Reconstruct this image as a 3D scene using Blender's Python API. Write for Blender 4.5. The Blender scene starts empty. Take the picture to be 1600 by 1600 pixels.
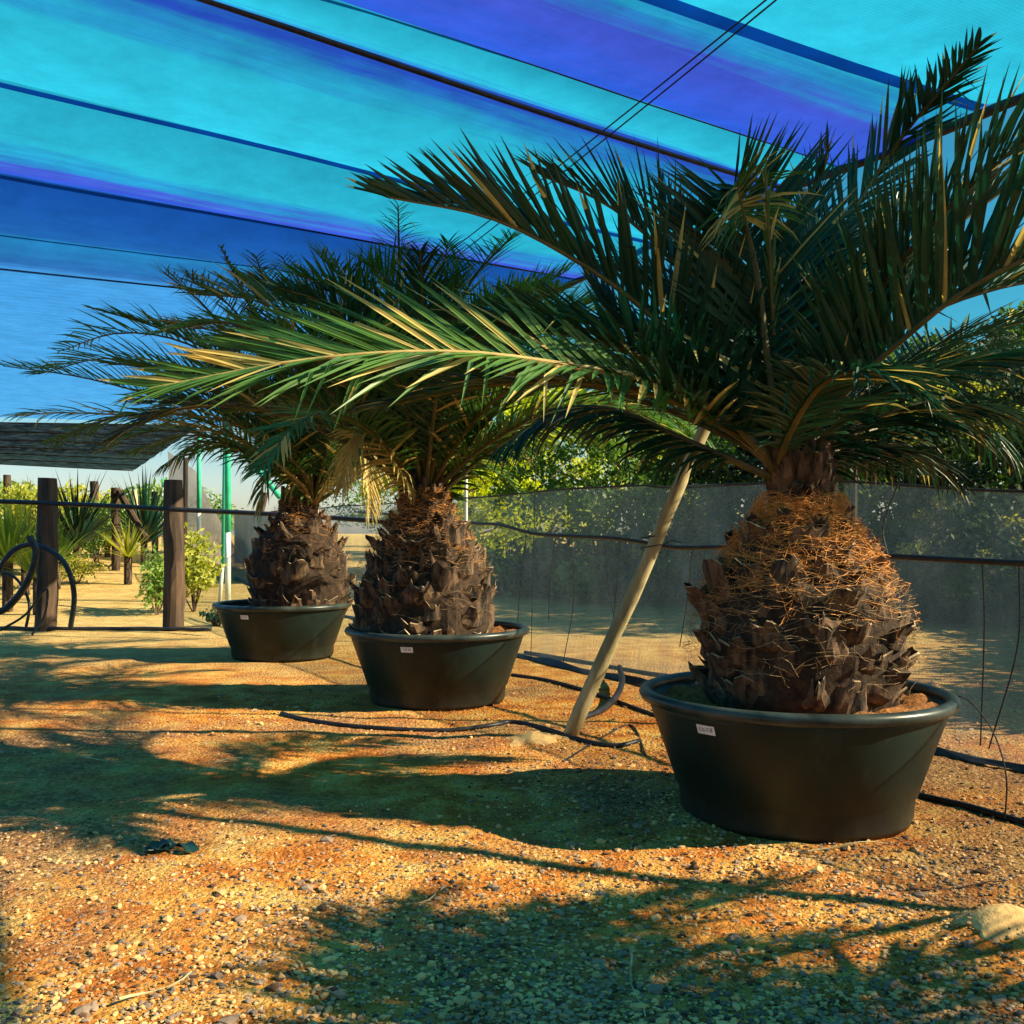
import bpy, math, random
import numpy as np
from mathutils import Vector, Matrix, noise
R = math.radians
rnd = random.Random(7)

# ------------------------------------------------------------------ camera, sky, sun, exposure
S = bpy.context.scene
COL = S.collection
F_PX, HOR, CAMZ = 1577.0, 833.0, 1.353
cam = bpy.data.cameras.new('camera'); camo = bpy.data.objects.new('camera', cam); COL.objects.link(camo)
camo.location = (0, 0, CAMZ); camo.rotation_euler = (R(90), 0, 0)
cam.sensor_width = 36; cam.lens = 36*F_PX/1600; cam.shift_y = (HOR-800)/1600; cam.clip_end = 2000
S.camera = camo
SUN_EL, SUN_AZ = R(31), R(8)          # azimuth measured from +X towards -Y
w = bpy.data.worlds.new('World'); S.world = w; w.use_nodes = True
nt = w.node_tree; bg = nt.nodes['Background']
sky = nt.nodes.new('ShaderNodeTexSky'); sky.sky_type = 'NISHITA'; sky.sun_disc = False
sky.sun_elevation = SUN_EL; sky.sun_rotation = R(90)+SUN_AZ; sky.altitude = 200; sky.ozone_density = 3.0
mul = nt.nodes.new('ShaderNodeMix'); mul.data_type = 'RGBA'; mul.blend_type = 'MULTIPLY'; mul.inputs[0].default_value = 1
nt.links.new(sky.outputs[0], mul.inputs[6]); tcw = nt.nodes.new('ShaderNodeTexCoord'); spw = nt.nodes.new('ShaderNodeSeparateXYZ'); nt.links.new(tcw.outputs['Generated'], spw.inputs[0])
hz = nt.nodes.new('ShaderNodeValToRGB'); e = hz.color_ramp.elements
e[0].position = .0; e[0].color = (1.5, 1.35, 1.25, 1); e[1].position = .16; e[1].color = (.24, 1.0, 1.0, 1); e2 = e.new(.05); e2.color = (1.3, 1.3, 1.25, 1)
nt.links.new(spw.outputs[2], hz.inputs[0]); nt.links.new(hz.outputs[0], mul.inputs[7])
nt.links.new(mul.outputs[2], bg.inputs[0]); bg.inputs[1].default_value = 0.05
sl = bpy.data.lights.new('sun', 'SUN'); sl.energy = 5.0; sl.angle = R(0.6); sl.color = (1.0, .84, .56)
so = bpy.data.objects.new('sun', sl); COL.objects.link(so)
sd = Vector((math.cos(SUN_EL)*math.cos(SUN_AZ), -math.cos(SUN_EL)*math.sin(SUN_AZ), math.sin(SUN_EL)))
so.rotation_euler = sd.to_track_quat('Z', 'Y').to_euler(); so.location = (20, 0, 20)
S.view_settings.view_transform = 'Standard'; S.view_settings.look = 'None'
S.view_settings.gamma = 1; S.view_settings.exposure = 1.35
S.cycles.use_denoising = True; S.cycles.max_bounces = 7; S.cycles.diffuse_bounces = 4
S.cycles.transparent_max_bounces = 24; S.cycles.transmission_bounces = 5; S.cycles.caustics_reflective = False

# ------------------------------------------------------------------ helpers
def P(px, py, Y):
    return Vector(((px-800)/F_PX*Y, Y, CAMZ-(py-HOR)/F_PX*Y))
def PZ(px, py, z):
    Y = (z-CAMZ)*F_PX/(HOR-py)
    return Vector(((px-800)/F_PX*Y, Y, z))
def G(px, py): return PZ(px, py, 0.0)

class MB:
    def __init__(s): s.v = []; s.f = []; s.m = []; s.uv = None
    def add(s, vs, fs, mi=0):
        o = len(s.v); s.v.extend([tuple(a) for a in vs])
        for f in fs: s.f.append(tuple(i+o for i in f)); s.m.append(mi)
    def box(s, c, sx, sy, sz, M=None, mi=0, taper=1.0):
        vs = [Vector((x*sx/2*(taper if z > 0 else 1), y*sy/2*(taper if z > 0 else 1), z*sz/2)) for x in (-1, 1) for y in (-1, 1) for z in (-1, 1)]
        if M: vs = [M @ q for q in vs]
        vs = [q+Vector(c) for q in vs]
        s.add(vs, [(0,1,3,2),(4,6,7,5),(0,4,5,1),(2,3,7,6),(0,2,6,4),(1,5,7,3)], mi)
    def tube(s, pts, r, n=8, mi=0, cap=True, wob=0.0):
        pts = [Vector(p) for p in pts]; N = len(pts)
        rs = r if isinstance(r, (list, tuple)) else [r]*N
        vs = []; ref = None
        for i, p in enumerate(pts):
            t = (pts[min(i+1, N-1)]-pts[max(i-1, 0)]).normalized()
            if ref is None: ref = Vector((0,0,1)) if abs(t.z) < .9 else Vector((1,0,0))
            a = (ref - t*ref.dot(t)).normalized(); b = t.cross(a); ref = a
            for k in range(n):
                q = 2*math.pi*k/n; rr = rs[i]*(1+(wob*(noise.noise(Vector((k*1.3, i*.7, rs[i]*50)))) if wob else 0))
                vs.append(p+(a*math.cos(q)+b*math.sin(q))*rr)
        fs = [(i*n+k, i*n+(k+1) % n, (i+1)*n+(k+1) % n, (i+1)*n+k) for i in range(N-1) for k in range(n)]
        if cap: fs += [tuple(range(n-1, -1, -1)), tuple((N-1)*n+k for k in range(n))]
        s.add(vs, fs, mi)
    def lathe(s, c, prof, n=64, mi=0):
        vs = [(c[0]+r*math.cos(2*math.pi*k/n), c[1]+r*math.sin(2*math.pi*k/n), c[2]+z) for r, z in prof for k in range(n)]
        fs = [(i*n+k, i*n+(k+1) % n, (i+1)*n+(k+1) % n, (i+1)*n+k) for i in range(len(prof)-1) for k in range(n)]
        s.add(vs, fs, mi)
    def build(s, name, mats, parent=None, smooth=False, loc=None):
        me = bpy.data.meshes.new(name)
        vs = s.v
        if loc is not None: vs = [(a[0]-loc[0], a[1]-loc[1], a[2]-loc[2]) for a in vs]
        me.from_pydata(vs, [], s.f)
        if not isinstance(mats, (list, tuple)): mats = [mats]
        for m in mats: me.materials.append(m)
        if len(mats) > 1: me.polygons.foreach_set('material_index', s.m)
        if smooth: me.polygons.foreach_set('use_smooth', [True]*len(s.f))
        if s.uv:
            l = me.uv_layers.new(name='UVMap')
            for lp in me.loops: l.data[lp.index].uv = s.uv[lp.vertex_index]
        me.update()
        o = bpy.data.objects.new(name, me); COL.objects.link(o)
        if loc is not None: o.location = loc
        if parent is not None:
            o.parent = parent
            if loc is None: o.matrix_parent_inverse = Matrix.Translation(-parent.location)
        return o
def tag(o, label=None, cat=None, group=None, kind=None):
    if label: o['label'] = label
    if cat: o['category'] = cat
    if group: o['group'] = group
    if kind: o['kind'] = kind
    return o
def thing(name, loc, label, cat, group=None):
    o = bpy.data.objects.new(name, None); COL.objects.link(o); o.location = loc; o.empty_display_size = .2
    return tag(o, label, cat, group)
def smooth_path(pts, n):
    pts = [Vector(p) for p in pts]
    q = [pts[0]*2-pts[1]]+pts+[pts[-1]*2-pts[-2]]
    out = []; segs = len(pts)-1
    for i in range(n+1):
        u = i/n*segs; k = min(int(u), segs-1); t = u-k
        a, b, c, d = q[k], q[k+1], q[k+2], q[k+3]
        out.append(0.5*((2*b)+(c-a)*t+(2*a-5*b+4*c-d)*t*t+(3*b-a-3*c+d)*t**3))
    # resample by length
    L = [0]
    for i in range(n): L.append(L[-1]+(out[i+1]-out[i]).length)
    res = []; j = 0
    for i in range(n+1):
        s_ = L[-1]*i/n
        while j < n-1 and L[j+1] < s_: j += 1
        t = (s_-L[j])/max(1e-9, L[j+1]-L[j]); res.append(out[j].lerp(out[j+1], min(1, t)))
    return res, L[-1]

# ------------------------------------------------------------------ materials
def nmat(name):
    m = bpy.data.materials.new(name); m.use_nodes = True
    return m, m.node_tree.nodes, m.node_tree.links, m.node_tree.nodes['Principled BSDF']
def ramp(ns, stops):
    r = ns.new('ShaderNodeValToRGB'); e = r.color_ramp.elements
    while len(e) < len(stops): e.new(.5)
    for x, (p, c) in zip(e, stops): x.position = p; x.color = (*c, 1)
    return r
def texn(ns, ls, scale, detail=4, rough=.6, coord='Object', stretch=None):
    tc = ns.new('ShaderNodeTexCoord'); n = ns.new('ShaderNodeTexNoise')
    n.inputs['Scale'].default_value = scale; n.inputs['Detail'].default_value = detail; n.inputs['Roughness'].default_value = rough
    if stretch:
        mp = ns.new('ShaderNodeMapping'); mp.inputs['Scale'].default_value = stretch
        ls.new(tc.outputs[coord], mp.inputs[0]); ls.new(mp.outputs[0], n.inputs[0])
    else: ls.new(tc.outputs[coord], n.inputs[0])
    return n
def simple(name, c0, c1, scale=8, rough=.8, bump=.3, bdist=.01, stretch=None, spec=.3, lo=.35, hi=.65):
    m, ns, ls, b = nmat(name)
    n = texn(ns, ls, scale, 6, .65, stretch=stretch)
    r = ramp(ns, [(lo, c0), (hi, c1)]); ls.new(n.outputs[0], r.inputs[0]); ls.new(r.outputs[0], b.inputs['Base Color'])
    b.inputs['Roughness'].default_value = rough; b.inputs['Specular IOR Level'].default_value = spec
    if bump:
        bp = ns.new('ShaderNodeBump'); bp.inputs['Strength'].default_value = bump; bp.inputs['Distance'].default_value = bdist
        ls.new(n.outputs[0], bp.inputs['Height']); ls.new(bp.outputs[0], b.inputs['Normal'])
    return m
def leafmat(name, c0, c1, trans=.3, rough=.42, scale=3.0, spec=.4):
    m, ns, ls, b = nmat(name)
    n = texn(ns, ls, scale, 3, .6)
    r = ramp(ns, [(.35, c0), (.65, c1)]); ls.new(n.outputs[0], r.inputs[0])
    ls.new(r.outputs[0], b.inputs['Base Color']); b.inputs['Roughness'].default_value = rough
    b.inputs['Specular IOR Level'].default_value = spec
    t = ns.new('ShaderNodeBsdfTranslucent'); mx = ns.new('ShaderNodeMixShader'); mx.inputs[0].default_value = trans
    hs = ns.new('ShaderNodeHueSaturation'); hs.inputs['Value'].default_value = 1.5; hs.inputs['Saturation'].default_value = 1.1
    ls.new(r.outputs[0], hs.inputs['Color']); ls.new(hs.outputs[0], t.inputs[0])
    ls.new(b.outputs[0], mx.inputs[1]); ls.new(t.outputs[0], mx.inputs[2])
    ls.new(mx.outputs[0], ns['Material Output'].inputs[0])
    return m
M = {}
M['leaf_dark'] = leafmat('leaf_dark', (.004, .034, .020), (.010, .062, .028), .15)
M['leaf_mid'] = leafmat('leaf_mid', (.025, .10, .024), (.085, .18, .03), .28)
M['leaf_dry'] = leafmat('leaf_dry', (.30, .26, .08), (.58, .43, .13), .3, .6)
M['rachis'] = simple('rachis', (.05, .055, .018), (.12, .09, .03), 6, .5, .1)
M['rachis_dry'] = simple('rachis_dry', (.22, .15, .05), (.42, .3, .1), 6, .6, .1)
M['boot'] = simple('boot', (.010, .008, .007), (.19, .115, .065), 18, .9, .6, .01, stretch=(1, 1, .35), lo=.4, hi=.72)
M['boot_cut'] = simple('boot_cut', (.16, .11, .07), (.42, .31, .19), 30, .9, .5, .004)
M['bark'] = simple('bark', (.012, .008, .006), (.05, .028, .015), 20, .95, .8, .015)
M['fibre'] = simple('fibre', (.42, .15, .03), (.85, .38, .09), 25, .8, 0)
M['fibre_dark'] = simple('fibre_dark', (.16, .09, .04), (.40, .26, .12), 25, .8, 0)
M['soil'] = simple('soil', (.20, .075, .02), (.5, .21, .06), 30, .95, 1, .02)
M['black_pipe'] = simple('black_pipe', (.008, .009, .012), (.03, .03, .035), 12, .45, .1)
M['wire'] = simple('wire', (.01, .01, .015), (.03, .03, .04), 12, .6, 0)
M['wood'] = simple('wood', (.02, .018, .015), (.10, .06, .036), 9, .85, .6, .01, stretch=(1, 1, .12))
M['pole_wood'] = simple('pole_wood', (.20, .175, .09), (.52, .44, .25), 7, .7, .4, .006, stretch=(1, 1, .15))
M['sticker'] = simple('sticker', (.55, .55, .6), (.8, .8, .82), 60, .6, 0)
M['ink'] = simple('ink', (.03, .03, .05), (.06, .06, .09), 30, .7, 0)
M['white_pipe'] = simple('white_pipe', (.55, .6, .52), (.8, .82, .72), 5, .5, 0)
M['green_pipe'] = simple('green_pipe', (.03, .42, .22), (.06, .55, .33), 5, .5, 0)
M['stone_tan'] = simple('stone_tan', (.32, .17, .07), (.80, .48, .20), 3.1, .9, .3)
M['stone_grey'] = simple('stone_grey', (.10, .075, .065), (.36, .25, .17), 2.7, .9, .3)
M['scrap'] = simple('scrap', (.005, .025, .025), (.012, .05, .045), 15, .4, .2)
M['sand'] = simple('sand', (.30, .17, .07), (.72, .46, .18), 9, .95, .6, .02)
M['concrete'] = simple('concrete', (.5, .42, .3), (.75, .66, .48), 3, .9, .3)
M['trunk_tree'] = simple('trunk_tree', (.05, .035, .025), (.14, .1, .07), 8, .9, .6)

def pot_mat():
    m, ns, ls, b = nmat('tub_plastic')
    n = texn(ns, ls, 2.2, 6, .7); n2 = texn(ns, ls, 60, 3, .6, stretch=(1, 1, .08))
    r = ramp(ns, [(.4, (.002, .010, .010)), (.72, (.006, .022, .020))]); ls.new(n.outputs[0], r.inputs[0])
    # dust splashed up from the ground near the foot
    tc = ns.new('ShaderNodeTexCoord'); sp = ns.new('ShaderNodeSeparateXYZ'); ls.new(tc.outputs['Object'], sp.inputs[0])
    mr = ns.new('ShaderNodeMapRange'); mr.inputs[1].default_value = 0.0; mr.inputs[2].default_value = .22
    mr.inputs[3].default_value = .18; mr.inputs[4].default_value = 0; ls.new(sp.outputs[2], mr.inputs[0])
    ml = ns.new('ShaderNodeMath'); ml.operation = 'MULTIPLY'; ls.new(mr.outputs[0], ml.inputs[0]); ls.new(n.outputs[0], ml.inputs[1])
    mx = ns.new('ShaderNodeMix'); mx.data_type = 'RGBA'; ls.new(ml.outputs[0], mx.inputs[0]); ls.new(r.outputs[0], mx.inputs[6])
    mx.inputs[7].default_value = (.22, .13, .07, 1)
    ns_ = texn(ns, ls, 3.5, 8, .75, stretch=(1, 1, .25)); rs = ramp(ns, [(.56, (0, 0, 0)), (.74, (.42, .42, .42))]); ls.new(ns_.outputs[0], rs.inputs[0])
    ng = texn(ns, ls, 9, 6, .8, stretch=(1, 1, 9)); rg = ramp(ns, [(.69, (0, 0, 0)), (.73, (.45, .45, .45))]); ls.new(ng.outputs[0], rg.inputs[0])
    am = ns.new('ShaderNodeMath'); am.operation = 'ADD'; ls.new(rs.outputs[0], am.inputs[0]); ls.new(rg.outputs[0], am.inputs[1])
    mx4 = ns.new('ShaderNodeMix'); mx4.data_type = 'RGBA'; ls.new(am.outputs[0], mx4.inputs[0]); ls.new(mx.outputs[2], mx4.inputs[6]); mx4.inputs[7].default_value = (.055, .065, .055, 1)
    ls.new(mx4.outputs[2], b.inputs['Base Color'])
    rr = ns.new('ShaderNodeMapRange'); rr.inputs[3].default_value = .32; rr.inputs[4].default_value = .62; ls.new(n2.outputs[0], rr.inputs[0])
    ls.new(rr.outputs[0], b.inputs['Roughness']); b.inputs['Specular IOR Level'].default_value = .3
    bp = ns.new('ShaderNodeBump'); bp.inputs['Strength'].default_value = .15; bp.inputs['Distance'].default_value = .01
    ls.new(n.outputs[0], bp.inputs['Height']); ls.new(bp.outputs[0], b.inputs['Normal'])
    return m
M['tub'] = pot_mat()
M['rim'] = simple('rim', (.012, .02, .02), (.05, .065, .06), 5, .34, .1, .004)

def ground_mat():
    m, ns, ls, b = nmat('ground_soil')
    tc = ns.new('ShaderNodeTexCoord')
    big = texn(ns, ls, .55, 5, .6); mid = texn(ns, ls, 3.0, 8, .7); fine = texn(ns, ls, 55, 6, .75)
    vor = ns.new('ShaderNodeTexVoronoi'); vor.inputs['Scale'].default_value = 42; ls.new(tc.outputs['Object'], vor.inputs[0])
    vor2 = ns.new('ShaderNodeTexVoronoi'); vor2.inputs['Scale'].default_value = 95; ls.new(tc.outputs['Object'], vor2.inputs[0])
    c_soil = ramp(ns, [(.3, (.30, .085, .014)), (.44, (.68, .22, .035)), (.54, (.86, .40, .08)), (.66, (.94, .64, .2))]); ls.new(mid.outputs[0], c_soil.inputs[0])
    c_grav = ramp(ns, [(0, (.10, .06, .045)), (.5, (.38, .21, .10)), (1, (.74, .47, .22))]); ls.new(vor.outputs['Color'], c_grav.inputs[0])
    fac = ramp(ns, [(.44, (0, 0, 0)), (.60, (.8, .8, .8))]); ls.new(big.outputs[0], fac.inputs[0])
    mx = ns.new('ShaderNodeMix'); mx.data_type = 'RGBA'; ls.new(fac.outputs[0], mx.inputs[0]); ls.new(c_soil.outputs[0], mx.inputs[6]); ls.new(c_grav.outputs[0], mx.inputs[7])
    # pale sand far out
    sp = ns.new('ShaderNodeSeparateXYZ'); ls.new(tc.outputs['Object'], sp.inputs[0])
    far = ns.new('ShaderNodeMapRange'); far.inputs[1].default_value = 8; far.inputs[2].default_value = 14; ls.new(sp.outputs[1], far.inputs[0])
    mx2 = ns.new('ShaderNodeMix'); mx2.data_type = 'RGBA'; ls.new(far.outputs[0], mx2.inputs[0]); ls.new(mx.outputs[2], mx2.inputs[6])
    c_far = ramp(ns, [(.3, (.52, .30, .09)), (.6, (.82, .60, .22))]); ls.new(mid.outputs[0], c_far.inputs[0]); ls.new(c_far.outputs[0], mx2.inputs[7])
    # dark specks (bark crumbs)
    spk = ramp(ns, [(.36, (.12, .09, .08)), (.47, (1, 1, 1))]); ls.new(fine.outputs[0], spk.inputs[0])
    m3 = ns.new('ShaderNodeMix'); m3.data_type = 'RGBA'; m3.blend_type = 'MULTIPLY'; m3.inputs[0].default_value = .9
    ls.new(mx2.outputs[2], m3.inputs[6]); ls.new(spk.outputs[0], m3.inputs[7]); ls.new(m3.outputs[2], b.inputs['Base Color'])
    b.inputs['Roughness'].default_value = .95; b.inputs['Specular IOR Level'].default_value = .15
    a1 = ns.new('ShaderNodeMath'); a1.operation = 'MULTIPLY_ADD'; ls.new(vor.outputs['Distance'], a1.inputs[0]); a1.inputs[1].default_value = -.9; ls.new(fine.outputs[0], a1.inputs[2])
    a2 = ns.new('ShaderNodeMath'); a2.operation = 'MULTIPLY_ADD'; ls.new(vor2.outputs['Distance'], a2.inputs[0]); a2.inputs[1].default_value = -.4; ls.new(a1.outputs[0], a2.inputs[2])
    bp = ns.new('ShaderNodeBump'); bp.inputs['Strength'].default_value = 1; bp.inputs['Distance'].default_value = .032
    ls.new(a2.outputs[0], bp.inputs['Height']); ls.new(bp.outputs[0], b.inputs['Normal'])
    return m
M['ground'] = ground_mat()

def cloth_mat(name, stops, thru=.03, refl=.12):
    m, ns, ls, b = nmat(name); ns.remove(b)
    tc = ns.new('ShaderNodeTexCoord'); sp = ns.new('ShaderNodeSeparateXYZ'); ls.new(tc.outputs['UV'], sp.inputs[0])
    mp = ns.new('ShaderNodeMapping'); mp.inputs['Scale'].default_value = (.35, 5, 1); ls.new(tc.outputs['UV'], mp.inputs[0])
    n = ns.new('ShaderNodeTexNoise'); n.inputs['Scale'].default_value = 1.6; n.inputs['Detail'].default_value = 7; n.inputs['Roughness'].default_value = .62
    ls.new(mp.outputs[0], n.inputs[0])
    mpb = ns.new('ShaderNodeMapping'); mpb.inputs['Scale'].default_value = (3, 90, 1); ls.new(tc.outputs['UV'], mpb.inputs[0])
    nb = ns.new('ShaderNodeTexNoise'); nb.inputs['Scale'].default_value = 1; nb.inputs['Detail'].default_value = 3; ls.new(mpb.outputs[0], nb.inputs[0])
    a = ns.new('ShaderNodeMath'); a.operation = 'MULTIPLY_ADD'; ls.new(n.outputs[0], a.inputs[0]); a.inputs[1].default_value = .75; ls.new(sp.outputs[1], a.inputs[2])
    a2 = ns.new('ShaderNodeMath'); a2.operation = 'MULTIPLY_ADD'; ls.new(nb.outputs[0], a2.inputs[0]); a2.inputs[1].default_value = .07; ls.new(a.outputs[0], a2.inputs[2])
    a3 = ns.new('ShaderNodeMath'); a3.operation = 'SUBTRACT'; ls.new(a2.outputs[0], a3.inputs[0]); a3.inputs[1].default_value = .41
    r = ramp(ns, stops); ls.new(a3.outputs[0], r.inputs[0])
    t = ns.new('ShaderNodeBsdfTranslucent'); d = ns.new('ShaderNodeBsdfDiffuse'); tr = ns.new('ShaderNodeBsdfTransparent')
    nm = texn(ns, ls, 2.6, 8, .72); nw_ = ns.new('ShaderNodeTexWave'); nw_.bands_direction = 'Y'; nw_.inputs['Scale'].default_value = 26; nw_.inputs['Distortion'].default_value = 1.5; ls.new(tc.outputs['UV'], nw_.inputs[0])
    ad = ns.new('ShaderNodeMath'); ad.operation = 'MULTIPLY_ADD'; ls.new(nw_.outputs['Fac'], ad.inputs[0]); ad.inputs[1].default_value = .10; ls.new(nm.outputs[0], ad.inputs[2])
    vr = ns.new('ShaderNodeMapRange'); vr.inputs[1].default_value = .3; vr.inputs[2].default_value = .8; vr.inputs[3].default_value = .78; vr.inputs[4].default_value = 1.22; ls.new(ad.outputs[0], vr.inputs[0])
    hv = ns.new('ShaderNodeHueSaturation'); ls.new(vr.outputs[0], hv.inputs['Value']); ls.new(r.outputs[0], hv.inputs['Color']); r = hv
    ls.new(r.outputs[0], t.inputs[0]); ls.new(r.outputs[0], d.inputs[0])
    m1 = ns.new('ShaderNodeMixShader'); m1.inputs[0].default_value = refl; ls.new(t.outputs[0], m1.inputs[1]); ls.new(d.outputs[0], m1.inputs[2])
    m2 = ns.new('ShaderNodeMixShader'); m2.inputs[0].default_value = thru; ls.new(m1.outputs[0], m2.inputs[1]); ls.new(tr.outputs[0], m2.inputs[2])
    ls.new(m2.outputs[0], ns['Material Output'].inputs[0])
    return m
CY = (.014, .29, .50); BL = (.014, .055, .46); VI = (.030, .055, .46); DB = (.005, .055, .33); LB = (.035, .20, .56); MID = (.013, .16, .46)  # panel ramps put light and dark bands of sag and overlap into the colour

def net_mat(name, thru, c0, c1, scale=1.5, tl=.25):
    m, ns, ls, b = nmat(name)
    n = texn(ns, ls, scale, 6, .7); r = ramp(ns, [(.35, c0), (.7, c1)]); ls.new(n.outputs[0], r.inputs[0])
    ls.new(r.outputs[0], b.inputs['Base Color']); b.inputs['Roughness'].default_value = .9
    t = ns.new('ShaderNodeBsdfTranslucent'); ls.new(r.outputs[0], t.inputs[0])
    m1 = ns.new('ShaderNodeMixShader'); m1.inputs[0].default_value = tl; ls.new(b.outputs[0], m1.inputs[1]); ls.new(t.outputs[0], m1.inputs[2])
    tr = ns.new('ShaderNodeBsdfTransparent'); m2 = ns.new('ShaderNodeMixShader')
    n2 = texn(ns, ls, 4, 5, .7, stretch=(1, 1, .15)); mr = ns.new('ShaderNodeMapRange'); mr.inputs[1].default_value = .3; mr.inputs[2].default_value = .7
    mr.inputs[3].default_value = thru-.10; mr.inputs[4].default_value = thru+.10; ls.new(n2.outputs[0], mr.inputs[0])
    ls.new(mr.outputs[0], m2.inputs[0]); ls.new(m1.outputs[0], m2.inputs[1]); ls.new(tr.outputs[0], m2.inputs[2])
    ls.new(m2.outputs[0], ns['Material Output'].inputs[0])
    return m

# ------------------------------------------------------------------ ground
def gz(x, y):
    s_ = max(0.0, min(1.0, (y-15)/20)); z = .85*s_*s_*(3-2*s_)
    d = math.hypot(x, y-6)
    a = 1.0 if d < 14 else max(0, 1-(d-14)/20)
    z += a*(.022*noise.noise(Vector((x*.9, y*.9, 3)))+.012*noise.noise(Vector((x*3.1, y*3.1, 5))))
    for cx, cy, rx, ry, h in MOUNDS:
        q = ((x-cx)/rx)**2+((y-cy)/ry)**2
        if q < 4: z += h*math.exp(-q*1.6)*(1+.3*noise.noise(Vector((x*9, y*9, 1))))
    return z
g1 = G(838, 1158); g2 = G(1570, 1465)
MOUNDS = [(g1.x, g1.y, .22, .16, .045), (g2.x, g2.y, .20, .16, .07)]
def axis(lo, hi, a, b, fine):
    out = list(np.arange(a, b, fine)); s_ = fine; x = b
    while x < hi: out.append(x); s_ *= 1.16; x += s_
    out.append(hi); s_ = fine; x = a-fine
    while x > lo: out.insert(0, x); s_ *= 1.16; x -= s_
    out.insert(0, lo); return out
xs = axis(-420, 420, -3.4, 3.6, .035); ys = axis(-60, 700, 2.4, 8.0, .035)
g = MB(); nx = len(xs)
for y in ys:
    for x in xs:
        z = gz(x, y)
        if 2.3 < y < 8.2 and -3.5 < x < 3.7: z += .007*noise.noise(Vector((x*14, y*14, 0)))+.004*noise.noise(Vector((x*33, y*33, 9)))
        g.v.append((x, y, z))
for j in range(len(ys)-1):
    for i in range(nx-1):
        g.f.append((j*nx+i, j*nx+i+1, (j+1)*nx+i+1, (j+1)*nx+i)); g.m.append(0)
tag(g.build('ground', M['ground'], smooth=True), 'orange sandy soil with gravel under the palm tubs', kind='structure')

# gravel: loose stones over the yard
POTS = [(1240, 4.93), (684, 8.21), (442, 11.10)]
gm = MB()
ICO = [Vector(v).normalized() for v in [(0,0,1),(.89,0,.45),(.28,.85,.45),(-.72,.53,.45),(-.72,-.53,.45),(.28,-.85,.45),(.72,.53,-.45),(-.28,.85,-.45),(-.89,0,-.45),(-.28,-.85,-.45),(.72,-.53,-.45)]]
ICF = [(0,1,2),(0,2,3),(0,3,4),(0,4,5),(0,5,1),(1,6,2),(2,7,3),(3,8,4),(4,9,5),(5,10,1),(6,7,2),(7,8,3),(8,9,4),(9,10,5),(10,6,1)]
cnt = 0
while cnt < 34000:
    Y = 2.6+6.5*rnd.random()**1.7; X = (rnd.random()*1.12-.56)*Y
    dens = noise.noise(Vector((X*.8+4, Y*.8, 2)))*.7+.42+(.35 if (X > -.3 and Y < 4.4) else 0)-(.35 if (X < -.8 and Y > 4.2) else 0)
    if rnd.random() > dens: continue
    cnt += 1
    s_ = .0038+.0095*rnd.random()**2.2
    q_ = rnd.random()
    if q_ < .02: s_ *= 1.9
    elif q_ < .35: s_ *= .6
    z = gz(X, Y); rot = Matrix.Rotation(rnd.random()*6.28, 3, 'Z')
    a, b_, c_ = s_*(.8+.7*rnd.random()), s_*(.6+.5*rnd.random()), s_*(.35+.4*rnd.random())
    vs = []
    for q in ICO:
        k = .75+.5*rnd.random(); p = rot @ Vector((q.x*a*k, q.y*b_*k, q.z*c_*k)); vs.append((X+p.x, Y+p.y, z+p.z+c_*.35))
    gm.add(vs, ICF, 0 if rnd.random() < .5 else (1 if rnd.random() < .8 else 2))
M['crumb'] = simple('crumb', (.04, .022, .014), (.12, .06, .03), 9, .95, 0)
tag(gm.build('gravel', [M['stone_tan'], M['stone_grey'], M['crumb']]), 'loose tan and grey gravel stones scattered over the orange soil', 'gravel', kind='stuff')

# ------------------------------------------------------------------ shade roof
ZR = 3.90
WA, WB = G(830, 1030), G(1600, 1205)              # foot of the side net
wd = (WA-WB).normalized()                          # along the wall, away from camera
def wall(Y, z=0.0):
    t = (Y-WB.y)/wd.y; return Vector((WB.x+wd.x*t, Y, z))
LINES = {'T': ((1060, 0), (1440, 130)), 'E': ((540, 0), (1230, 230)), 'B': ((340, 0), (1080, 240)), 'A': ((0, 120), (600, 270)),
         'C': ((0, 268), (580, 375)), 'F': ((0, 362), (312, 403)), 'D': ((0, 417), (328, 452)), 'G': ((0, 651), (300, 661))}
def roofline(k):
    a, b = PZ(*LINES[k][0], ZR), PZ(*LINES[k][1], ZR); d = (b-a).normalized()
    # right end on the wall line, left end at x=-26
    n2 = Vector((wd.y, -wd.x, 0)); t1 = (WB-a).dot(n2)/d.dot(n2); e = a+d*t1; e.z = ZR
    t0 = (-26-a.x)/d.x; return a+d*t0, e
RL = {k: roofline(k) for k in LINES}
dT = (RL['T'][1]-RL['T'][0]).normalized(); back = -Vector((wd.x, wd.y, 0))
near = (RL['T'][0]+back*1.9, RL['T'][1]+back*1.9)
def panel(a, b, stops, label, sag=.10, seed=0):
    m = MB(); m.uv = []; n1, n2_ = 90, 10
    for i in range(n1+1):
        p, q = a[0].lerp(a[1], i/n1), b[0].lerp(b[1], i/n1)
        for j in range(n2_+1):
            t = j/n2_; r_ = p.lerp(q, t); wdt = (q-p).length
            z = ZR-.012-sag*min(1.6, wdt)*4*t*(1-t)*.6-.018*noise.noise(Vector((r_.x*1.2, r_.y*1.2, seed)))*(4*t*(1-t))
            m.v.append((r_.x, r_.y, z)); m.uv.append((i/n1*28, t))
    for i in range(n1):
        for j in range(n2_): m.f.append((i*(n2_+1)+j, (i+1)*(n2_+1)+j, (i+1)*(n2_+1)+j+1, i*(n2_+1)+j+1)); m.m.append(0)
    o = m.build('shade_cloth', cloth_mat('cloth_%d' % seed, stops), smooth=True)
    return tag(o, label, 'shade cloth', 'cloth panels of the shade roof')
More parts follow.
